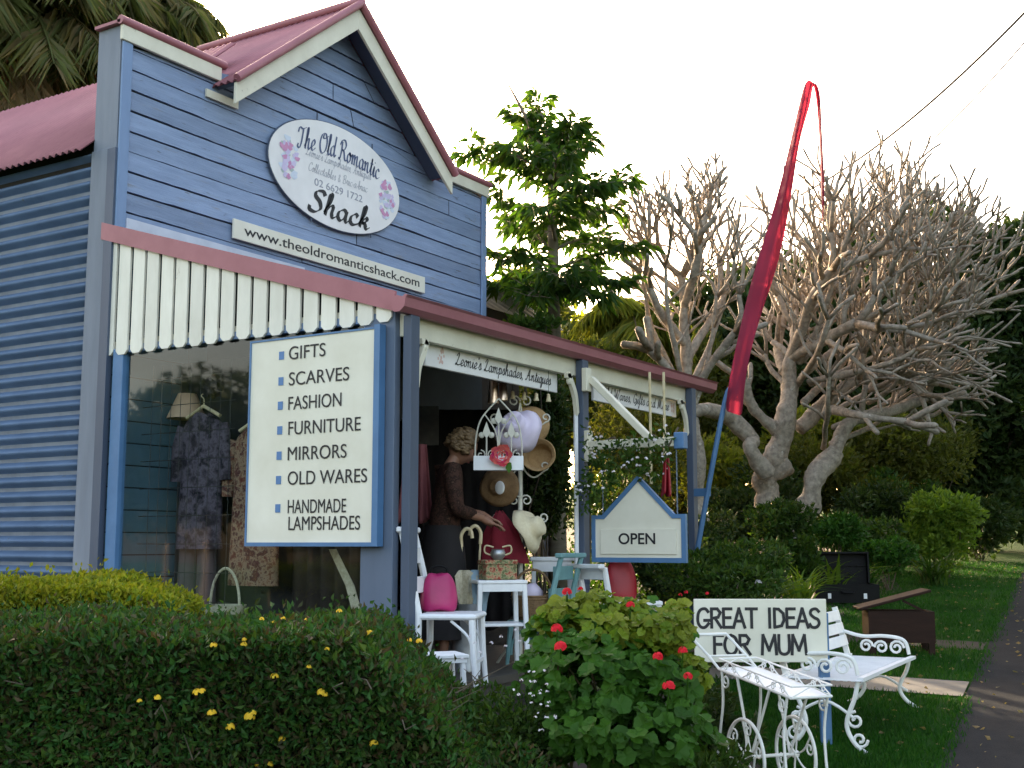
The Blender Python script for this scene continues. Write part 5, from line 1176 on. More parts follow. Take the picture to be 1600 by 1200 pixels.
# --- clipped hedges in front
RTn, FWn = np.array(RT), np.array(FW)
def hedge(name, label, lat0, lat1, d0, d1, ztop, size, m, nf, ntop, taper=None, amp=.06, w=.5):
    c = loc((lat0 + lat1) / 2, (d0 + d1) / 2); t = world_thing(name, label, 'hedge', c)
    def top(la, d):
        z = np.full_like(la, ztop)
        if taper: z = z - np.clip((la - taper[0]) / (taper[1] - taper[0]), 0, 1) ** 1.3 * taper[2]
        return z
    la = NR.uniform(lat0, lat1, ntop); d = NR.uniform(d0, d1, ntop); z = top(la, d)
    n1 = np.tile([0, 0, 1.0], (ntop, 1))
    la2 = NR.uniform(lat0, lat1, nf); zz = NR.random(nf); tz = top(la2, 0 * la2); gl = np.array([gz(*(RT * a + FW * d0).xy) for a in la2[:1]])[0]
    z2 = gl + (tz - gl) * zz; d2 = np.full(nf, d0) + .12 * zz ** 3; n2 = np.tile(-FWn, (nf, 1))
    ne = nf // 4; d3 = NR.uniform(d0, d1, ne); la3 = np.full(ne, lat1); z3 = gl + (top(la3, d3) - gl) * NR.random(ne); n3 = np.tile(RTn, (ne, 1))
    LA = np.concatenate([la, la2, la3]); D_ = np.concatenate([d, d2, d3]); ZZ = np.concatenate([z, z2, z3]); N_ = np.concatenate([n1, n2, n3])
    P_ = LA[:, None] * RTn + D_[:, None] * FWn; P_[:, 2] = ZZ
    off = amp * lumpy(P_[:, 0], P_[:, 1], P_[:, 2]) * 1.6 - np.abs(NR.normal(size=len(P_))) * .07 + (NR.random(len(P_)) < .03) * NR.random(len(P_)) * .1
    P_ = P_ + N_ * off[:, None]; A = N_ * .8 + rdir(len(P_)) * 1.0 + np.array([0, 0, .25])
    leaves('foliage', P_, A, size * NR.uniform(.6, 1.4, len(P_)), m, t, w=w)
    mb = MB(); k = 14; e = .15                               # solid dark core added against see-through, stands in for inner shade
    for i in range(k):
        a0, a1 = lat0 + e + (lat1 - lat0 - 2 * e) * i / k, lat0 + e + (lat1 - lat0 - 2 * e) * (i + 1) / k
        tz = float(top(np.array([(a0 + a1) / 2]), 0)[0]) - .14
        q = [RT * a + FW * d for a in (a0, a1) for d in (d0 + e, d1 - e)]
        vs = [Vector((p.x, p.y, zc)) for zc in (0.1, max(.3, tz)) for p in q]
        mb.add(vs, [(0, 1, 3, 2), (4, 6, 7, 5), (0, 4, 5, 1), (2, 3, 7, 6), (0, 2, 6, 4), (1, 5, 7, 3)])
    tag(mb.build('dark_core', mat('dark hedge inside ' + name, (.012, .014, .008), (.006, .007, .004), 12, .95, .6), t))  # closed dark blocks, no real branches modelled
    mb = MB()
    for i in range(28):
        a = NR.uniform(lat0, lat1); z = NR.uniform(.5, 1.15); p = RT * a + FW * (d0 - .02) + Z * z; mb.tube([p, p + Vector(rdir(1)[0]) * .04, p + Vector(rdir(1)[0]) * .07 + Z * .03], [.003, .0025, .0015], 4)
    mb.build('twigs', M['darkbark'], t); return t
hd = hedge('clipped_hedge', 'broad dark green clipped hedge with yellow flowers in front of the display window', -3.6, -.12, 4.5, 6.4, 1.25, .034, M['l_hedge'], 62000, 42000, (-.62, -.1, .5))
hedge('lime_hedge', 'low yellow green hedge against the corrugated blue side wall', -4.4, -1.85, 6.7, 7.5, 1.39, .036, M['l_lime'], 12000, 16000, (-2.3, -1.85, .12), .03, .55)
def floret(name, p, r, m, parent, n=22, s=.34, up=None):
    p = np.array(p); d = rdir(n); d[:, 2] = np.abs(d[:, 2]) * .8; d = d - FWn * .4; d = unit(d)
    P_ = p + d * r * .5; A = unit(np.cross(d, rdir(n))); V = []; Fc = []
    for i in range(n):
        a = A[i]; b = np.cross(d[i], a); c = P_[i] + d[i] * r * .3
        V += [c + (a * math.cos(t) + b * math.sin(t)) * r * s * (1 if k % 2 else .75) for k, t in enumerate([j * math.pi / 4 for j in range(8)])]; Fc.append(tuple(range(8 * i, 8 * i + 8)))
    return npmesh(name, V, Fc, m, parent)
for px, py, r in ((285, 998, .018), (308, 1083, .02), (316, 1081, .016), (331, 1115, .02), (360, 1137, .02), (390, 1121, .024), (395, 1115, .016), (367, 991, .02), (377, 991, .018), (381, 1008, .015), (334, 1009, .016), (429, 1058, .018), (428, 976, .02), (409, 968, .013), (442, 967, .014), (502, 1083, .02), (508, 1086, .014), (530, 956, .016), (577, 991, .02), (441, 1156, .018), (584, 1163, .02), (246, 1091, .016), (218, 1096, .012), (480, 969, .014), (483, 1043, .012), (420, 1195, .02), (402, 1196, .012), (511, 1015, .011), (535, 980, .013), (382, 1000, .011), (640, 1001, .014), (655, 1003, .018), (768, 1160, .014)):
    dd = 4.42 + (.35 if py < 1000 else 0) + (.5 if py < 985 else 0) + (.9 if px > 600 else 0)
    floret('lantana_flower', at(px, py, dd), r, M['pet_yel'], hd)
# --- geranium
def round_leaves(name, P_, N_, S, m, parent, k=13):
    n = len(P_); N_ = unit(N_); A = unit(np.cross(N_, rdir(n))); B = np.cross(N_, A); V = np.empty((n, k + 1, 3)); V[:, 0] = P_ - N_ * S[:, None] * .12
    for j in range(k):
        t = 2 * math.pi * (j + .5) / k + .3; r = (S * (.5 + .03 * (1 if j % 2 else -1)) * (.55 if j == 0 else 1) * NR.uniform(.88, 1.1, n))[:, None]
        V[:, j + 1] = P_ + (A * math.cos(t) + B * math.sin(t)) * r + N_ * (S * NR.uniform(-.06, .14, n))[:, None]
    i = np.arange(n)[:, None] * (k + 1); F_ = np.concatenate([i + np.array([[0, j + 1, (j + 1) % k + 1]]) for j in range(k)])
    return npmesh(name, V.reshape(-1, 3), F_, m, parent)
ge = world_thing('geranium_bush', 'big geranium bush with lime and green round leaves and scarlet flowers', 'bush', loc(.45, 5.6))
GB = [blob_at(x, y, d, rx, rz) for x, y, d, rx, rz in ((900, 1000, 5.6, 75, 55), (980, 1000, 5.7, 85, 60), (1035, 1015, 5.6, 48, 50), (930, 1060, 5.3, 95, 70), (1020, 1085, 5.3, 75, 65), (860, 1060, 5.5, 55, 50), (980, 1140, 5.2, 130, 60))]
P_, d = in_blobs(GB, 1700, .7); round_leaves('foliage', P_, d * .5 - FWn * .35 + np.array([0, 0, .7]) + rdir(1700) * .6, .07 * NR.uniform(.5, 1.35, 1700), M['l_geran'], ge)
LB = [blob_at(x, y, d, rx, rz) for x, y, d, rx, rz in ((880, 962, 5.55, 42, 26), (935, 950, 5.6, 40, 26), (950, 985, 5.4, 40, 24), (1010, 990, 5.4, 36, 28), (1045, 985, 5.4, 40, 32), (1055, 962, 5.6, 22, 22), (1082, 1045, 5.3, 20, 24), (1098, 1068, 5.3, 14, 16), (985, 960, 5.6, 30, 22))]
P_, d = in_blobs(LB, 760, .6); round_leaves('lime_foliage', P_, d * .6 - FWn * .4 + np.array([0, 0, .6]) + rdir(760) * .6, .056 * NR.uniform(.6, 1.3, 760), M['l_gerlime'], ge)
mb = MB()
for i in range(40):
    b = GB[i % len(GB)]; e = Vector(b[0]) + Vector(rdir(1)[0] * np.array(b[1]) * .8); s = loc(.45, 5.6) + RT * NR.normal() * .22 + FW * NR.normal() * .15; limb(mb, s - Z * .03, e, .009, .004, .2)
mb.build('stem', mat('geranium stem', (.09, .11, .03), (.1, .07, .03), 6, .7, .2), ge)
for px, py, r, d in ((870, 984, .03, 5.2), (876, 1012, .032, 5.15), (1028, 1027, .026, 5.1), (1067, 1018, .024, 5.15), (1045, 1074, .032, 5.0), (1075, 1058, .024, 5.1), (886, 926, .026, 5.5), (985, 946, .022, 5.4), (907, 921, .015, 5.6)):
    p = at(px, py, d); f = floret('flower_head', p, r, M['pet_red'], ge, 20, .42); MB().tube([p - Z * .01, p - Z * .08 + FW * .05, p - Z * .2 + FW * .15], [.004, .004, .004], 5).build('flower_stalk', M['l_geran'], f)
# --- strap leaved plants and ground cover
def blades(name, label, cat, base, n, L_, w, m, spread=1.0, group=None, stiff=.5, fname='blade'):
    t = world_thing(name, label, cat, base, group); V = []; Fc = []; base = np.array(base)
    for i in range(n):
        a = NR.uniform(0, 2 * math.pi); out = np.array([math.cos(a), math.sin(a), 0]); s = np.array([-out[1], out[0], 0]); ln = L_ * NR.uniform(.55, 1.15); el = NR.uniform(.35, 1.35) ; sp_ = spread * (1.5 - el) ; p = base + np.append(NR.normal(size=2) * .05 * L_ * 2, -.02); n0 = len(V); k = 6
        for j in range(k + 1):
            u = j / k; q = p + out * ln * u * (.25 + sp_ * .7 * u) + np.array([0, 0, 1]) * ln * (u * (1.0) - (1.15 - stiff) * u * u * (.4 + sp_ * .5)); ww = w * (1 - u ** 2.2) * (.55 + .45 * min(1, u * 4)) / 2
            V += [q - s * ww + np.array([0, 0, ww * .5]), q - np.array([0, 0, ww * .0]), q + s * ww + np.array([0, 0, ww * .5])]
        for j in range(k):
            a0 = n0 + 3 * j; Fc += [(a0, a0 + 1, a0 + 4, a0 + 3), (a0 + 1, a0 + 2, a0 + 5, a0 + 4)]
    npmesh(fname, V, Fc, m, t, True); return t
for i, (px, d, n, L_, w, lab) in enumerate(((870, 5.0, 30, .5, .035, 'strap leaved clump at the left foot of the geranium'), (960, 4.75, 34, .5, .042, 'strap leaved clump in the middle below the geranium'), (1050, 4.9, 30, .48, .038, 'strap leaved clump nearest the garden trolley'), (1000, 4.4, 26, .42, .045, 'nearest strap leaved clump at the bottom edge of the bed'))):
    blades('strap_leaf_plant', lab, 'plant', g3(px, d), n, L_, w, M['l_strap'], 1.0, 'strap leaved clumps below the geranium')
for i, (px, d, L_, lab) in enumerate(((655, 5.2, .5, 'fine grassy tuft below the slatted stool'), (720, 5.4, .55, 'fine grassy tuft between the stool and the two tier stand'), (770, 5.2, .5, 'fine grassy tuft left of the white flowered plant'), (625, 4.6, .42, 'bright grassy tuft at the right end of the dark hedge'))):
    blades('grass_tuft', lab, 'plant', g3(px, d), 60, L_, .012, M['l_strap'], 1.1, 'grassy tufts in the bed')
def low(px, d, r, h, n, size, m, lab, name='low_shrub', w=.5, grp='low shrubs in the garden bed', **k):
    b = g3(px, d); return plant(name, lab, 'shrub', b, subblobs((b.x, b.y, b.z + h * .5), (r, r, h * .55), 9, .5), n, size, m, w, group=grp, **k)
low(700, 5.6, .36, .62, 4200, .035, M['l_mid'], 'fine leaved low shrub in front of the white chair legs')
low(795, 5.4, .28, .6, 3200, .035, M['l_mid'], 'fine leaved low shrub between stand and geranium')
low(640, 5.1, .32, .68, 5200, .034, M['l_hedge'], 'dark low shrub at the end of the clipped hedge')
low(755, 4.8, .36, .48, 5200, .034, M['l_hedge'], 'dark low shrub at the bottom left of the geranium')
low(690, 4.4, .38, .42, 5200, .032, M['l_mid'], 'low shrub at the bottom edge beside the hedge')
low(1085, 5.4, .2, .36, 2200, .05, M['l_mid'], 'leafy low shrub behind the trolley legs')
low(900, 4.5, .36, .4, 2600, .06, M['l_geran'], 'broad leaved low shrub at the bottom edge under the geranium', w=.6)
low(1050, 4.6, .24, .3, 2000, .05, M['l_dark'], 'dark low shrub at the bottom edge by the trolley', w=.55)
low(1105, 6.3, .24, .5, 2600, .05, M['l_dark'], 'dark low shrub between the geranium and the cream verge sign')
low(1110, 5.6, .16, .4, 1300, .045, M['l_mid'], 'leafy low plant at the left of the trolley wheels')
wf_ = low(840, 5.0, .22, .4, 1300, .03, M['l_mid'], 'small plant dotted with tiny white flowers left of the geranium', 'white_flowered_plant', grp=None)
for i in range(26):
    px, py = NR.normal(842, 16), NR.uniform(1045, 1150); floret('flower', at(px, py, 4.78), .008, M['pet_white'], wf_, 5, .5)
wf_ = low(790, 6.3, .12, .42, 500, .03, M['l_mid'], 'spindly plant with pinkish white flowers beside the two tier stand', 'white_flowered_plant', grp=None)
for px, py in ((768, 1005), (735, 995), (742, 1005), (783, 995), (806, 985), (812, 1002), (750, 1020), (722, 1030), (790, 1010)): floret('flower', at(px, py, 6.15), .011, M['pet_white'], wf_, 6, .5)
mb = MB()
dry = world_thing('dry_twigs', 'bare dry brown twigs sticking out between hedge and stool', 'twigs', g3(680, 5.1))
for i in range(12):
    a = at(NR.uniform(610, 760), NR.uniform(1060, 1130), NR.uniform(4.7, 5.0)); b = a + RT * NR.uniform(-.1, .25) + Z * NR.uniform(-.03, .14) + FW * NR.uniform(-.08, .08); mb.tube([a, a.lerp(b, .5) + Vector(rdir(1)[0]) * .02, b], [.0028, .0022, .001], 4)
mb.build('dead_twigs', mat('dry twig', (.11, .085, .06), (.07, .055, .04), 8, .9, .2), dry)
# --- flowering vine on the sign arm
vi = world_thing('flowering_vine', 'green vine with small white flowers twisted over the white sign arm', 'vine', (8.3, 4.3, 2.3))
VB = [blob_at(*q) for q in ((925, 690, 9.0, 18, 30), (935, 740, 9.05, 28, 40), (960, 720, 9.1, 26, 30), (1000, 705, 9.0, 22, 28), (1035, 690, 8.9, 16, 30), (1020, 730, 9.0, 24, 20), (915, 770, 9.1, 18, 30))]
P_, d = in_blobs(VB, 700, .4); leaves('foliage', P_, d + rdir(700) - np.array([0, 0, .4]), .05 * NR.uniform(.6, 1.3, 700), M['l_mid'], vi, w=.6)
mb = MB(); mb.tube(smooth_path([(8.2, 4.5, .8), (8.26, 4.5, 1.6), (8.2, 4.44, 2.2), (8.24, 4.3, 2.4), (8.15, 4.1, 2.3), (8.23, 3.95, 2.41), (8.15, 3.8, 2.3), (8.2, 3.72, 2.45)], 6), .008, 5); mb.build('stem', M['darkbark'], vi)
for i in range(64):
    b = VB[i % len(VB)]; p = Vector(b[0]) + Vector(rdir(1)[0] * np.array(b[1]) * .9) - FW * .05; floret('flower', p, .016, M['pet_white'], vi, 6, .5)
# --- shrubs along the garden bed
def sh(name, lab, px, py, d, rx, rz, n, size, m, k=10, w=.5, grp='shrubs along the garden bed', **kw):
    b = blob_at(px, py, d, rx, rz); base = g3(px, d); return plant(name, lab, 'shrub', base, subblobs(b[0], b[1], k, .5), n, size, m, w, group=grp, **kw)
s1 = sh('dark_shrub', 'low dark shrub with a white flower at the foot of the last post', 1130, 895, 9.6, 110, 45, 5200, .055, M['l_mid'])
floret('flower', at(1185, 911, 9.2), .03, M['pet_white'], s1, 10, .5)
for px, py in ((1063, 930), (1072, 926), (1105, 928)): floret('flower', at(px, py, 9.0), .018, M['pet_red'], s1, 7, .5)
sh('dark_shrub', 'dark shrub hugging the open end of the verandah', 1040, 880, 11.5, 60, 60, 3000, .06, M['l_dark'])
for px, d, n, L_, w, m, lab in ((1180, 12.4, 70, 1.0, .035, 'l_strap', 'tall strappy clump under the bare tree near the flag pole'), (1120, 12.0, 50, .9, .03, 'l_strap', 'strappy clump directly behind the flag pole foot'), (1295, 14.6, 60, .8, .04, 'l_bright', 'yellow green strappy clump behind the open suitcase'), (1455, 16.3, 70, .75, .035, 'l_mid', 'spiky rosette plant in front of the bright shrub')):
    blades('strappy_plant', lab, 'plant', g3(px, d), n, L_, w, M[m], .9, 'strappy clumps in the garden')
sh('bright_shrub', 'bright green leafy shrub near the far end of the lawn', 1465, 828, 17.5, 78, 46, 5200, .09, M['l_bright'], w=.55)
sh('low_leafy_plant', 'low bright ground plant right of the open suitcase', 1385, 868, 15.6, 42, 22, 1600, .08, M['l_strap'], w=.6)
sh('low_leafy_plant', 'low leafy plant left of the open suitcase lid', 1240, 870, 14.2, 40, 30, 1600, .08, M['l_mid'], w=.6)
sh('dark_shrub', 'dark rounded shrub between the bare tree and the bright shrub', 1370, 800, 18.5, 75, 65, 4200, .1, M['l_dark'])
sh('olive_shrub', 'olive shrub standing behind the suitcase under the bare branches', 1300, 770, 19.5, 90, 70, 4200, .11, M['l_olive'])
sh('olive_shrub', 'tall olive shrub under the right side of the bare tree', 1420, 740, 20, 85, 80, 5200, .11, M['l_olive'])
sh('dark_shrub', 'dark shrub low behind the bare tree trunk', 1170, 800, 18.5, 90, 70, 4200, .11, M['l_dark'])
sh('gold_shrub', 'sunlit yellow green shrub behind the bare tree fork', 1270, 670, 20.5, 60, 45, 2400, .12, M['l_gold'])
sh('dark_shrub', 'dark shrub seen through the right verandah bay', 985, 830, 15.5, 100, 70, 4200, .09, M['l_dark'])
sh('olive_shrub', 'olive shrub seen through the right verandah bay above the dark one', 980, 690, 17, 110, 90, 5200, .1, M['l_olive'])
sh('dark_shrub', 'dark shrub seen past the hats through the left verandah bay', 850, 740, 13.6, 50, 150, 5200, .09, M['l_dark'])
for px, py, d, rx, rz, n, size, m, nm, lab in ((1255, 740, 19.5, 75, 60, 3600, .11, 'l_olive', 'olive_shrub', 'olive shrub seen between the two thick bare stems'), (1215, 815, 14.8, 50, 34, 2200, .075, 'l_mid', 'low_leafy_plant', 'leafy plant covering the foot of the thick bare trunk'), (1300, 825, 15.0, 55, 34, 2400, .075, 'l_strap', 'low_leafy_plant', 'leafy plant right of the thick bare trunk'), (1350, 835, 16.6, 60, 40, 2600, .09, 'l_mid', 'green_shrub', 'loose green shrub right behind the open suitcase'), (1420, 790, 19, 70, 60, 3400, .1, 'l_mid', 'green_shrub', 'loose green shrub behind the bright leafy shrub'), (1530, 820, 20.5, 60, 45, 2600, .11, 'l_dark', 'dark_shrub', 'dark shrub at the far end of the lawn'), (1340, 700, 21.5, 80, 50, 3000, .12, 'l_gold', 'gold_shrub', 'yellow green shrub glowing under the right bare branches'), (1450, 690, 22, 80, 50, 3000, .12, 'l_olive', 'olive_shrub', 'olive shrub between bare branches and the big dark tree'), (1120, 740, 19.5, 60, 60, 3000, .11, 'l_gold', 'gold_shrub', 'yellow green shrub behind the flag pole'), (1100, 850, 13.2, 60, 40, 2600, .07, 'l_dark', 'dark_shrub', 'dark shrub around the foot of the leaning flag pole'), (1540, 760, 26, 60, 60, 2600, .13, 'l_dark', 'dark_shrub', 'dark shrub under the big dark tree at the right')):
    sh(nm, lab, px, py, d, rx, rz, n, size, M[m])
for px, d, n, L_, w, m, lab in ((1245, 13.6, 60, .85, .035, 'l_bright', 'yellow tipped strappy clump before the thick bare trunk'), (1340, 14.9, 60, .7, .035, 'l_strap', 'green strappy clump right of the open suitcase lid'), (1150, 11.6, 60, .85, .032, 'l_mid', 'dark strappy clump left of the tall one by the flag')):
    blades('strappy_plant', lab, 'plant', g3(px, d), n, L_, w, M[m], .9, 'strappy clumps in the garden')
# --- trees behind
def tree(name, lab, px, d, blobs, n, size, m, r=.15, k=14, w=.5, grp='leafy trees behind the garden', **kw):
    B_ = []
    for b in blobs: bb = blob_at(px + b[0], b[1], d + b[4] if len(b) > 4 else d, b[2], b[3]); B_ += subblobs(bb[0], bb[1], k, .4)
    base = g3(px, d); c = np.mean([b[0] for b in B_], axis=0)
    return plant(name, lab, 'tree', base, B_, n, size, M[m], w, group=grp, trunk=((c[0], c[1], c[2]), r), fname='crown', **kw)
tree('leafy_tree', 'large dark tree at the right edge behind the bare branches', 1520, 23, [(0, 570, 130, 220), (40, 720, 100, 120), (-50, 650, 100, 160, 1), (60, 480, 90, 110), (-60, 740, 110, 100), (20, 790, 100, 70)], 46000, .18, 'l_dark', .25)
tree('leafy_tree', 'dark rounded tree behind the middle of the bare tree', 1200, 24, [(0, 560, 170, 175), (-60, 490, 100, 80), (60, 620, 160, 150), (150, 560, 130, 170), (-80, 640, 110, 120)], 44000, .18, 'l_dark', .22)
tree('leafy_tree', 'dark tree between the two other dark trees', 1370, 26, [(0, 520, 140, 160), (20, 640, 140, 150)], 28000, .19, 'l_dark', .22)
tree('leafy_tree', 'yellow green sunlit tree behind the fishtail palm', 960, 25, [(0, 560, 120, 100), (60, 640, 120, 120), (-90, 570, 90, 80)], 18000, .17, 'l_gold', .15)
tree('leafy_tree', 'olive tree behind the left limbs of the bare tree', 1060, 22, [(0, 610, 90, 120), (-40, 720, 110, 90), (60, 740, 90, 90)], 16000, .15, 'l_olive', .15)
tree('leafy_tree', 'dark green tree behind the lean to roof', 850, 20, [(0, 610, 120, 110), (70, 640, 90, 90)], 12000, .16, 'l_olive', .18)
tree('leafy_tree', 'green tree low behind the verandah gutter', 810, 24, [(0, 480, 70, 50), (60, 540, 80, 60)], 8000, .16, 'l_olive', .15)
tree('leafy_tree', 'sunlit yellow tree at the far right edge beyond the dark tree', 1625, 42, [(0, 600, 60, 100), (10, 520, 40, 60)], 7000, .25, 'l_gold', .2)
tree('leafy_tree', 'distant feathery green tree top right of the bare crown', 1590, 34, [(0, 450, 50, 60), (-60, 420, 40, 40), (30, 640, 60, 110)], 8000, .2, 'l_mid', .2)
# --- trees across the side yard, mirrored in the display window
def yard_tree(lab, x, y, h, r, n=6000):
    b = Vector((x, y, gz(x, y))); c = (x, y, b.z + h * .66); return plant('yard_tree', lab, 'tree', b, subblobs(c, (r, r, h * .36), 12, .42), n, .2, M['l_dark'], group='trees across the side yard', trunk=(c, .16), fname='crown')
for x, y, h, r, lab in ((-5.5, 18, 4.6, 2.0, 'dark tree across the side yard mirrored in the window'), (-8.5, 19, 5.4, 2.2, 'tallest dark tree across the side yard'), (-9, 23, 5.2, 2.4, 'dark tree at the back of the side yard'), (-3, 19, 4.0, 1.7, 'small dark tree across the side yard'), (-12, 21, 5.0, 2.3, 'dark tree farthest out across the side yard')): yard_tree(lab, x, y, h, r)
for la_, d_, h, r, lab in ((10.5, 10, 8.5, 3.2, 'big leafy tree out of view across the footpath beside the bench, added for shade'), (8.6, 3, 8, 3, 'big leafy tree out of view across the footpath nearest the road, added for shade'), (15, 19, 9, 3.6, 'big leafy tree out of view across the footpath beyond the suitcase, added for shade'), (21, 30, 9.5, 4, 'big leafy tree out of view farthest along the footpath, added for shade')):  # unseen trees added to block bright sky over lawn and footpath
    b = loc(la_, d_); c = (b.x, b.y, b.z + h * .62); plant('unseen_shade_tree', lab, 'tree', b, subblobs(c, (r, r, h * .36), 16, .42), 9000, .26, M['l_mid'], group='unseen trees added to shade the verge', trunk=(c, .24), fname='crown')
# --- palms
def frond(mb, L, p, d, ln, droop, nl, ll, lw, hang=.5):
    p = np.array(p, float); d = np.array(d, float); d /= np.linalg.norm(d); side = np.cross(d, [0, 0, 1]); side /= np.linalg.norm(side) + 1e-9; pts = []; k = 10
    for i in range(k + 1):
        u = i / k; pts.append(p + d * ln * u * (1 - .15 * u) + np.array([0, 0, -1]) * droop * ln * u * u)
    mb.tube([Vector(q) for q in pts], [.022 * (1 - .8 * i / k) + .003 for i in range(k + 1)], 5)
    for i in range(nl):
        u = .12 + .88 * i / nl; f = u * k; a = int(min(k - 1, f)); q = pts[a] + (pts[a + 1] - pts[a]) * (f - a); t = pts[a + 1] - pts[a]; t = t / np.linalg.norm(t)
        for s in (-1, 1):
            A = side * s * .8 + t * .5 + np.array([0, 0, -hang]) + NR.normal(size=3) * .16; L.append((q, A, ll * (.5 + .9 * math.sin(math.pi * min(1, u * .85 + .12))) * NR.uniform(.8, 1.15)))
def palm(lab, px, py, d, nf, ln, ll, m, seed=0, dead=8, name='feather_palm', grp='palms behind the roof', lw=.045, elmin=-.5):
    c = at(px, py, d); base = g3(px, d); t = world_thing(name, lab, 'palm', base, grp); mb = MB(); L = []
    for i in range(nf):
        a = i * 2.4 + NR.uniform(-.2, .2); el = 1.2 - (1.2 - elmin) * (i / nf) + NR.uniform(-.1, .1)
        frond(mb, L, (c.x, c.y, c.z), (math.cos(a) * math.cos(el), math.sin(a) * math.cos(el), math.sin(el)), ln * NR.uniform(.8, 1.1), .55, 62, ll, lw, .55)
    mb.build('frond_rib', M['l_palm'], t)
    P_ = np.array([q[0] for q in L]); A = np.array([q[1] for q in L]); S = np.array([q[2] for q in L]); leaves('crown', P_, A, S, m, t, w=lw / ll * 1.0, fold=.02, droop=.25)
    mb = MB(); L = []
    for i in range(dead):
        a = NR.uniform(0, 6.3); frond(mb, L, (c.x, c.y, c.z - .1), (math.cos(a) * .5, math.sin(a) * .5, -.55), ln * .8, .5, 44, ll * .8, lw, .8)
    if L:
        P_ = np.array([q[0] for q in L]); A = np.array([q[1] for q in L]); S = np.array([q[2] for q in L]); leaves('dry_frond', P_, A, S, M['l_dead'], t, w=lw / ll, fold=.02, droop=.4); mb.build('dry_rib', M['l_dead'], t)
    k = 10; MB().tube([base.lerp(Vector(c), i / k) + Vector((.05 * math.sin(i), .05 * math.cos(i * 1.3), 0)) for i in range(k + 1)], [.17 - .04 * i / k for i in range(k + 1)], 10).build('trunk', M['palmbark'], t, smooth='all')
    return t
palm('tall drooping palm at the top left corner with hanging dry fronds', 20, 10, 17, 34, 2.3, .62, M['l_palm'], dead=22)
palm('drooping palm in the middle of the three behind the pink side roof', 130, 20, 18.5, 36, 2.3, .6, M['l_palm'], dead=22)
palm('drooping palm rightmost behind the shop parapet', 235, 40, 19.5, 34, 2.0, .55, M['l_palm'], dead=10)
palm('small sunlit palm behind the left limbs of the bare tree', 985, 500, 21, 22, 1.3, .4, M['l_gold'], dead=0, name='small_palm', grp=None)
# fishtail palm
FD = 14.3
fb = g3(872, FD); ft = world_thing('fishtail_palm', 'fishtail palm with ragged wedge leaves and bare spear above the verandah', 'palm', fb)
ctop = at(862, 250, FD); mbF = MB(); Lf = []
mbF.tube([fb.lerp(ctop, i / 10) for i in range(11)], [.12 - .07 * i / 10 for i in range(11)], 9)
spear = smooth_path([ctop, at(838, 215, FD), at(815, 170, FD), at(795, 133, FD)], 5); mbF.tube(spear, [.035 * (1 - i / len(spear)) + .006 for i in range(len(spear))], 6)
def fish(p, d, ln, droop):
    p = np.array(p, float); d = unit(np.array([d], float))[0]; side = unit(np.cross([d], [[0, 0, 1]]))[0]; k = 9; pts = []
    for i in range(k + 1): u = i / k; pts.append(p + d * ln * u + np.array([0, 0, -1]) * droop * ln * u * u)
    mbF.tube([Vector(q) for q in pts], [.02 * (1 - .8 * i / k) + .004 for i in range(k + 1)], 5)
    for i in range(2, k + 1):
        for s in (-1, 1):
            b = side * s * .75 + d * .55 + np.array([0, 0, .05]) + NR.normal(size=3) * .26; b = b / np.linalg.norm(b); bl = ln * .3 * (1.1 - .5 * abs(i / k - .55)) ; q0 = pts[i]
            mbF.tube([Vector(q0), Vector(q0 + b * bl)], [.006, .003], 4)
            for j in range(6):
                for s2 in (-1, 1):
                    q = q0 + b * bl * (.15 + .85 * j / 6); A = b * .6 + np.cross(b, [0, 0, 1]) * s2 * .55 + np.array([0, 0, -.3]) + NR.normal(size=3) * .36; Lf.append((q, A, NR.uniform(.1, .24)))
def fto(p0, tip, dy, droop=.2):                          # a frond from the trunk to where its tip hangs
    a, b = Vector(p0), Vector(tip); v = b - a; ln = v.length; v = v + Z * droop * ln; fish(a, v, v.length, droop * ln / v.length)
for (bx_0, by_0), (tx, ty), dy in (((862, 300), (722, 250), -.3), ((862, 260), (800, 195), .3), ((862, 250), (905, 205), -.2), ((864, 250), (840, 175), .2), ((864, 300), (915, 232), .4), ((866, 330), (985, 292), -.3), ((864, 290), (790, 245), -.7), ((866, 340), (930, 300), -.9), ((868, 400), (765, 320), .3), ((868, 420), (765, 410), -.5), ((870, 430), (775, 455), .5), ((870, 420), (1000, 400), .3), ((870, 440), (985, 450), -.6), ((870, 450), (930, 470), -1.0), ((870, 450), (820, 470), -1.0), ((868, 350), (960, 340), .7), ((866, 320), (870, 250), -.9), ((868, 380), (850, 330), -1.0), ((866, 370), (800, 370), .9), ((868, 390), (940, 385), 1.0), ((866, 300), (880, 240), .9), ((870, 460), (880, 440), -1.2), ((870, 455), (850, 480), 1.0)):
    p = at(bx_0, by_0, FD); fto(p, at(866 + (tx - 866) * .9, ty - 8, FD + dy), dy)
mbF.build('trunk', M['palmbark'], ft, smooth='all')
P_ = np.array([q[0] for q in Lf]); A = np.array([q[1] for q in Lf]); S = np.array([q[2] for q in Lf]); leaves('crown', P_, A, S, M['l_fish'], ft, w=.3, fold=.06, droop=.3)
sh('climbing_shrub', 'leafy shoots growing over the pale blue lean to roof', 830, 512, 13.4, 40, 16, 420, .1, M['l_mid'], grp=None, stems=3)
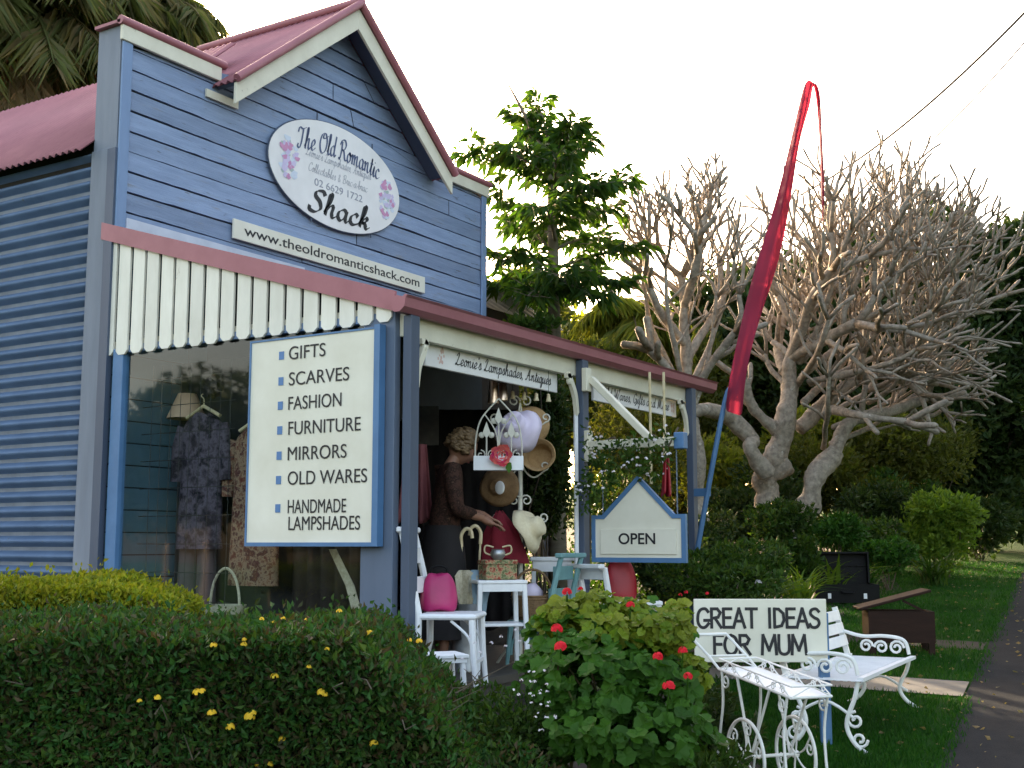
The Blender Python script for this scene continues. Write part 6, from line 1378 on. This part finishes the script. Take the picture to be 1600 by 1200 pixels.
# --- bare frangipani trees
from mathutils import noise as mnoise
def knobby(mb, pts, r0, r1):                             # a gnarled limb: swellings and a rough surface
    s = smooth_path(pts, 12); k = len(s); n0 = len(mb.v)
    mb.tube([p + Vector((mnoise.noise(p * 2.1), mnoise.noise(p * 2.1 + X * 9), 0)) * r0 * .6 for p in s], [(r0 + (r1 - r0) * i / (k - 1)) * (1 + .28 * mnoise.noise(p * 3.3)) for i, p in enumerate(s)], 16)
    for i in range(n0, len(mb.v)):
        v = Vector(mb.v[i]); q = Vector((mnoise.noise(v * 9), mnoise.noise(v * 9 + X * 5), mnoise.noise(v * 9 + Y * 5))); mb.v[i] = tuple(v + q * r0 * .16 + Vector((mnoise.noise(v * 24), mnoise.noise(v * 24 + X * 5), 0)) * r0 * .07)
def frangipani(lab, base, trunk, limbs, env, seed, levels=7, l0=.62, grp='bare frangipani trees'):
    r = random.Random(seed); t = world_thing('frangipani_tree', lab, 'tree', base, grp); tm = MB(); bm_ = MB()
    for pts, rr in trunk:
        s = smooth_path(pts, 5); knobby(tm, pts, rr[0] * .74, rr[1] * .78)
    ec, er = Vector(env[0]), env[1]; cnt = [0]
    def inside(p, k=1.0):
        q = p - ec; return (q.x / er[0]) ** 2 + (q.y / er[1]) ** 2 + (q.z / er[2]) ** 2 < k
    def grow(p, d, rad_, ln, lv):
        e = p + d * ln; mid = p + d * ln * .5 + Vector((r.uniform(-1, 1), r.uniform(-1, 1), r.uniform(-.5, .5))) * ln * .1
        last = lv >= levels or not inside(e, r.uniform(.7, 1.15)) or rad_ < .0095; r2 = max(.0135, rad_ * .85)
        bm_.tube([p, mid, e - d * min(.03, ln * .2), e], [rad_, (rad_ + r2) / 2, r2 * 1.08 if last else r2, r2 * .6 if last else r2], 5); cnt[0] += 1
        if last: return
        n = 3 if r.random() < .34 else 2; a0 = r.uniform(0, 6.3); a, b, c = basis(d)
        for i in range(n):
            th = a0 + i * 2 * math.pi / n + r.uniform(-.35, .35); sp_ = r.uniform(.36, .66); q = (c * math.cos(sp_) + (a * math.cos(th) + b * math.sin(th)) * math.sin(sp_))
            o = (e - ec); o = Vector((o.x / er[0], o.y / er[1], o.z / er[2])); q = (q + o * .14 + Z * .24).normalized(); grow(e, q, r2 * r.uniform(.76, .9), ln * r.uniform(.66, 1.02), lv + 1)
    for pts, r0, r1, lv in limbs:
        s = smooth_path(pts, 4); knobby(tm, pts, r0 * .72, r1 * .82)
        d = (s[-1] - s[-2]).normalized(); a, b, c = basis(d)
        for i in range(3):
            th = i * 2.1 + r.random(); q = (c * .8 + (a * math.cos(th) + b * math.sin(th)) * .6).normalized(); grow(s[-1] - d * r1 * .4, q, r1 * .8, l0 * r.uniform(.7, 1), lv)
        for f in (.45, .7):
            p = s[int(len(s) * f)]; th = r.uniform(0, 6.3); q = (c * .5 + (a * math.cos(th) + b * math.sin(th)) * .85 + Z * .3).normalized(); grow(p, q, r1 * .65, l0 * .8, lv + 1)
    tm.build('trunk', M['bark'], t, smooth='all'); bm_.build('branches', M['bark'], t, smooth='all'); return t
def spread(px0, py0, d0, n, x0, x1, y0, y1, dj, seed, r0=.07, r1=.034, lv=2):
    r = random.Random(seed); out = []
    for i in range(n):
        tx = x0 + (x1 - x0) * (i + r.random()) / n; ty = r.uniform(y0, y1); dd = d0 + r.uniform(-dj, dj); sx = px0 + (tx - px0) * .12; sy = py0 + r.uniform(-50, 30)
        out.append(([at(sx, sy, d0), at(sx + (tx - sx) * .45, sy + (ty - sy) * .3, d0 + (dd - d0) * .5), at(sx + (tx - sx) * .8, sy + (ty - sy) * .62, d0 + (dd - d0) * .85), at(tx, ty, dd)], r0, r1, lv))
    return out
def pp_(*q): return [at(x, y, d) for x, y, d in q]
D1 = 16.2; k1 = D1 / FPX
frangipani('large bare frangipani with a thick pale trunk and wide twiggy crown', g3(1240, D1),
    [(pp_((1205, 870, D1), (1200, 790, D1), (1190, 745, D1), (1230, 720, D1)), (.24, .22)), (pp_((1190, 745, D1), (1215, 700, D1 - .1), (1228, 655, D1 - .1), (1233, 600, D1)), (.2, .15)), (pp_((1245, 850, D1 - .3), (1260, 790, D1 - .4), (1280, 745, D1 - .4), (1302, 705, D1 - .2)), (.24, .15)), (pp_((1200, 740, D1 - .3), (1175, 700, D1 - .4), (1180, 690, D1 - .3)), (.15, .1))],
    [(pp_((1233, 600, D1), (1236, 560, D1), (1245, 510, D1 + .2)), .15, .075, 1), (pp_((1236, 560, D1), (1290, 530, D1 - .5), (1340, 505, D1 - .9)), .11, .07, 1), (pp_((1250, 670, D1 + .3), (1280, 640, D1 + .4), (1330, 600, D1 + .5), (1380, 585, D1 + .3)), .16, .08, 1),
     (pp_((1302, 705, D1 - .2), (1330, 660, D1), (1400, 640, D1 + .2), (1450, 620, D1 + .4)), .13, .07, 2), (pp_((1330, 600, D1 + .5), (1345, 540, D1 + .9), (1350, 480, D1 + 1.1)), .12, .07, 1), (pp_((1225, 690, D1), (1180, 640, D1 - .2), (1160, 590, D1 - .3)), .12, .06, 3),
     (pp_((1380, 585, D1 + .3), (1430, 540, D1), (1470, 500, D1 - .2)), .09, .06, 2), (pp_((1300, 640, D1 - .3), (1350, 650, D1 - 1.0), (1420, 660, D1 - 1.3)), .09, .055, 3), (pp_((1345, 540, D1 + .9), (1400, 480, D1 + .8), (1420, 440, D1 + .6)), .09, .06, 2), (pp_((1236, 560, D1), (1270, 470, D1 - .6), (1300, 420, D1 - .9)), .1, .06, 1), (pp_((1233, 600, D1), (1215, 540, D1 + .8), (1225, 480, D1 + 1.2)), .1, .06, 2)] + spread(1240, 620, D1, 7, 1190, 1480, 470, 590, 1.3, 21, .065, .034, 3) + spread(1285, 670, D1, 6, 1260, 1480, 580, 640, 1.4, 22, .055, .03, 4) + spread(1240, 580, D1, 5, 1200, 1440, 370, 470, 1.3, 23, .065, .034, 3) + spread(1350, 600, D1 + .3, 5, 1380, 1540, 480, 610, 1.2, 24, .05, .03, 4),
    (at(1378, 465, D1), (215 * k1, 215 * k1, 232 * k1)), 5, 6, .56)
D2 = 15.4; k2 = D2 / FPX
frangipani('smaller bare frangipani behind the last verandah post', g3(1088, D2),
    [(pp_((1085, 880, D2), (1090, 780, D2), (1085, 700, D2), (1075, 640, D2)), (.17, .12)), (pp_((1175, 690, D2 + .6), (1140, 650, D2 + .4), (1100, 640, D2), (1065, 650, D2)), (.15, .1))],
    [(pp_((1075, 640, D2), (1072, 560, D2), (1068, 480, D2), (1066, 430, D2)), .11, .055, 1), (pp_((1085, 660, D2), (1050, 590, D2 - .2), (1015, 545, D2 - .3)), .1, .07, 4), (pp_((1072, 560, D2), (1110, 500, D2 + .3), (1130, 460, D2 + .5)), .08, .05, 2), (pp_((1072, 540, D2), (1030, 480, D2 - .3), (1010, 430, D2 - .4)), .08, .05, 3), (pp_((1068, 480, D2), (1085, 420, D2 - .4), (1090, 380, D2 - .5)), .08, .05, 2), (pp_((1080, 620, D2), (1120, 560, D2 - .3), (1150, 520, D2 - .5)), .08, .05, 3)] + spread(1078, 610, D2, 5, 1000, 1170, 400, 540, .7, 31, .055, .028, 3),
    (at(1082, 400, D2), (112 * k2, 112 * k2, 150 * k2)), 9, 6, .5)
n = 16000; dd = NR.uniform(8.2, 22, n); la = NR.uniform(-1.5, 1.6, n) + (dd - 9) * .36 * NR.uniform(.2, 1, n) - .2; P_ = la[:, None] * RTn + dd[:, None] * FWn; P_[:, 2] = .064 * (P_ @ FWn) + .01
keep = (lumpy(P_[:, 0], P_[:, 1], P_[:, 0] * 0) > -.12) & ~((P_[:, 1] > 4.3) & (P_[:, 0] < 10.7)); P_ = P_[keep]; P_[:, 2] += NR.random(len(P_)) ** 2 * .16
tag(leaves('ground_cover', P_, rdir(len(P_)) + np.array([0, 0, .6]), NR.uniform(.05, .12, len(P_)), M['l_mid'], None, w=.55), 'low green ground cover plants filling the garden bed', 'ground cover', kind='stuff')
n = 420; dd = 5.6 + 14 * NR.random(n) ** 1.5; la = NR.uniform(1.3, 2.9, n) + (dd - 6.45) * .43; P_ = la[:, None] * RTn + dd[:, None] * FWn; P_[:, 2] = .064 * (P_ @ FWn) + .02
A = rdir(n) * np.array([1, 1, .15]); tag(leaves('fallen_leaves', P_, A, NR.uniform(.02, .055, n), M['l_dead'], None, w=.5, fold=.12), 'dry fallen leaves scattered over the lawn and the footpath', 'fallen leaves', kind='stuff')
# --- grass blades on the lawn
n = 80000; dd = 5.2 + 15 * NR.random(n) ** 1.7; la = NR.uniform(0, 1, n); edge = 2.13 + (dd - 6.45) * .457; left = np.where(dd < 9, 1.3, 1.3 + (dd - 9) * .36); la = left + (edge + .02 - left) * la + np.abs(NR.normal(size=n)) * .05 * (la > .9)
P_ = la[:, None] * RTn + dd[:, None] * FWn; P_[:, 2] = .064 * (P_ @ FWn) - .004
keep = np.ones(n, bool)
base_ = RT * 2.13 + FW * 6.45; rel = P_ - np.array(base_); sx_ = rel[:, 0] * PD.x + rel[:, 1] * PD.y; keep &= ~((sx_ > 2.3) & (sx_ < 3.0)); keep &= ~((sx_ > 4.68) & (sx_ < 5.22) & (NR.random(n) < .8))
P_ = P_[keep]; n = len(P_); A = rdir(n) * .55 + np.array([0, 0, 1]); V, F_ = leaf_geo(P_, A, NR.uniform(.025, .06, n), w=.16, fold=.03)
tag(npmesh('grass', V, F_, M['l_blade']), 'short mown green grass on the verge', 'grass', kind='stuff')
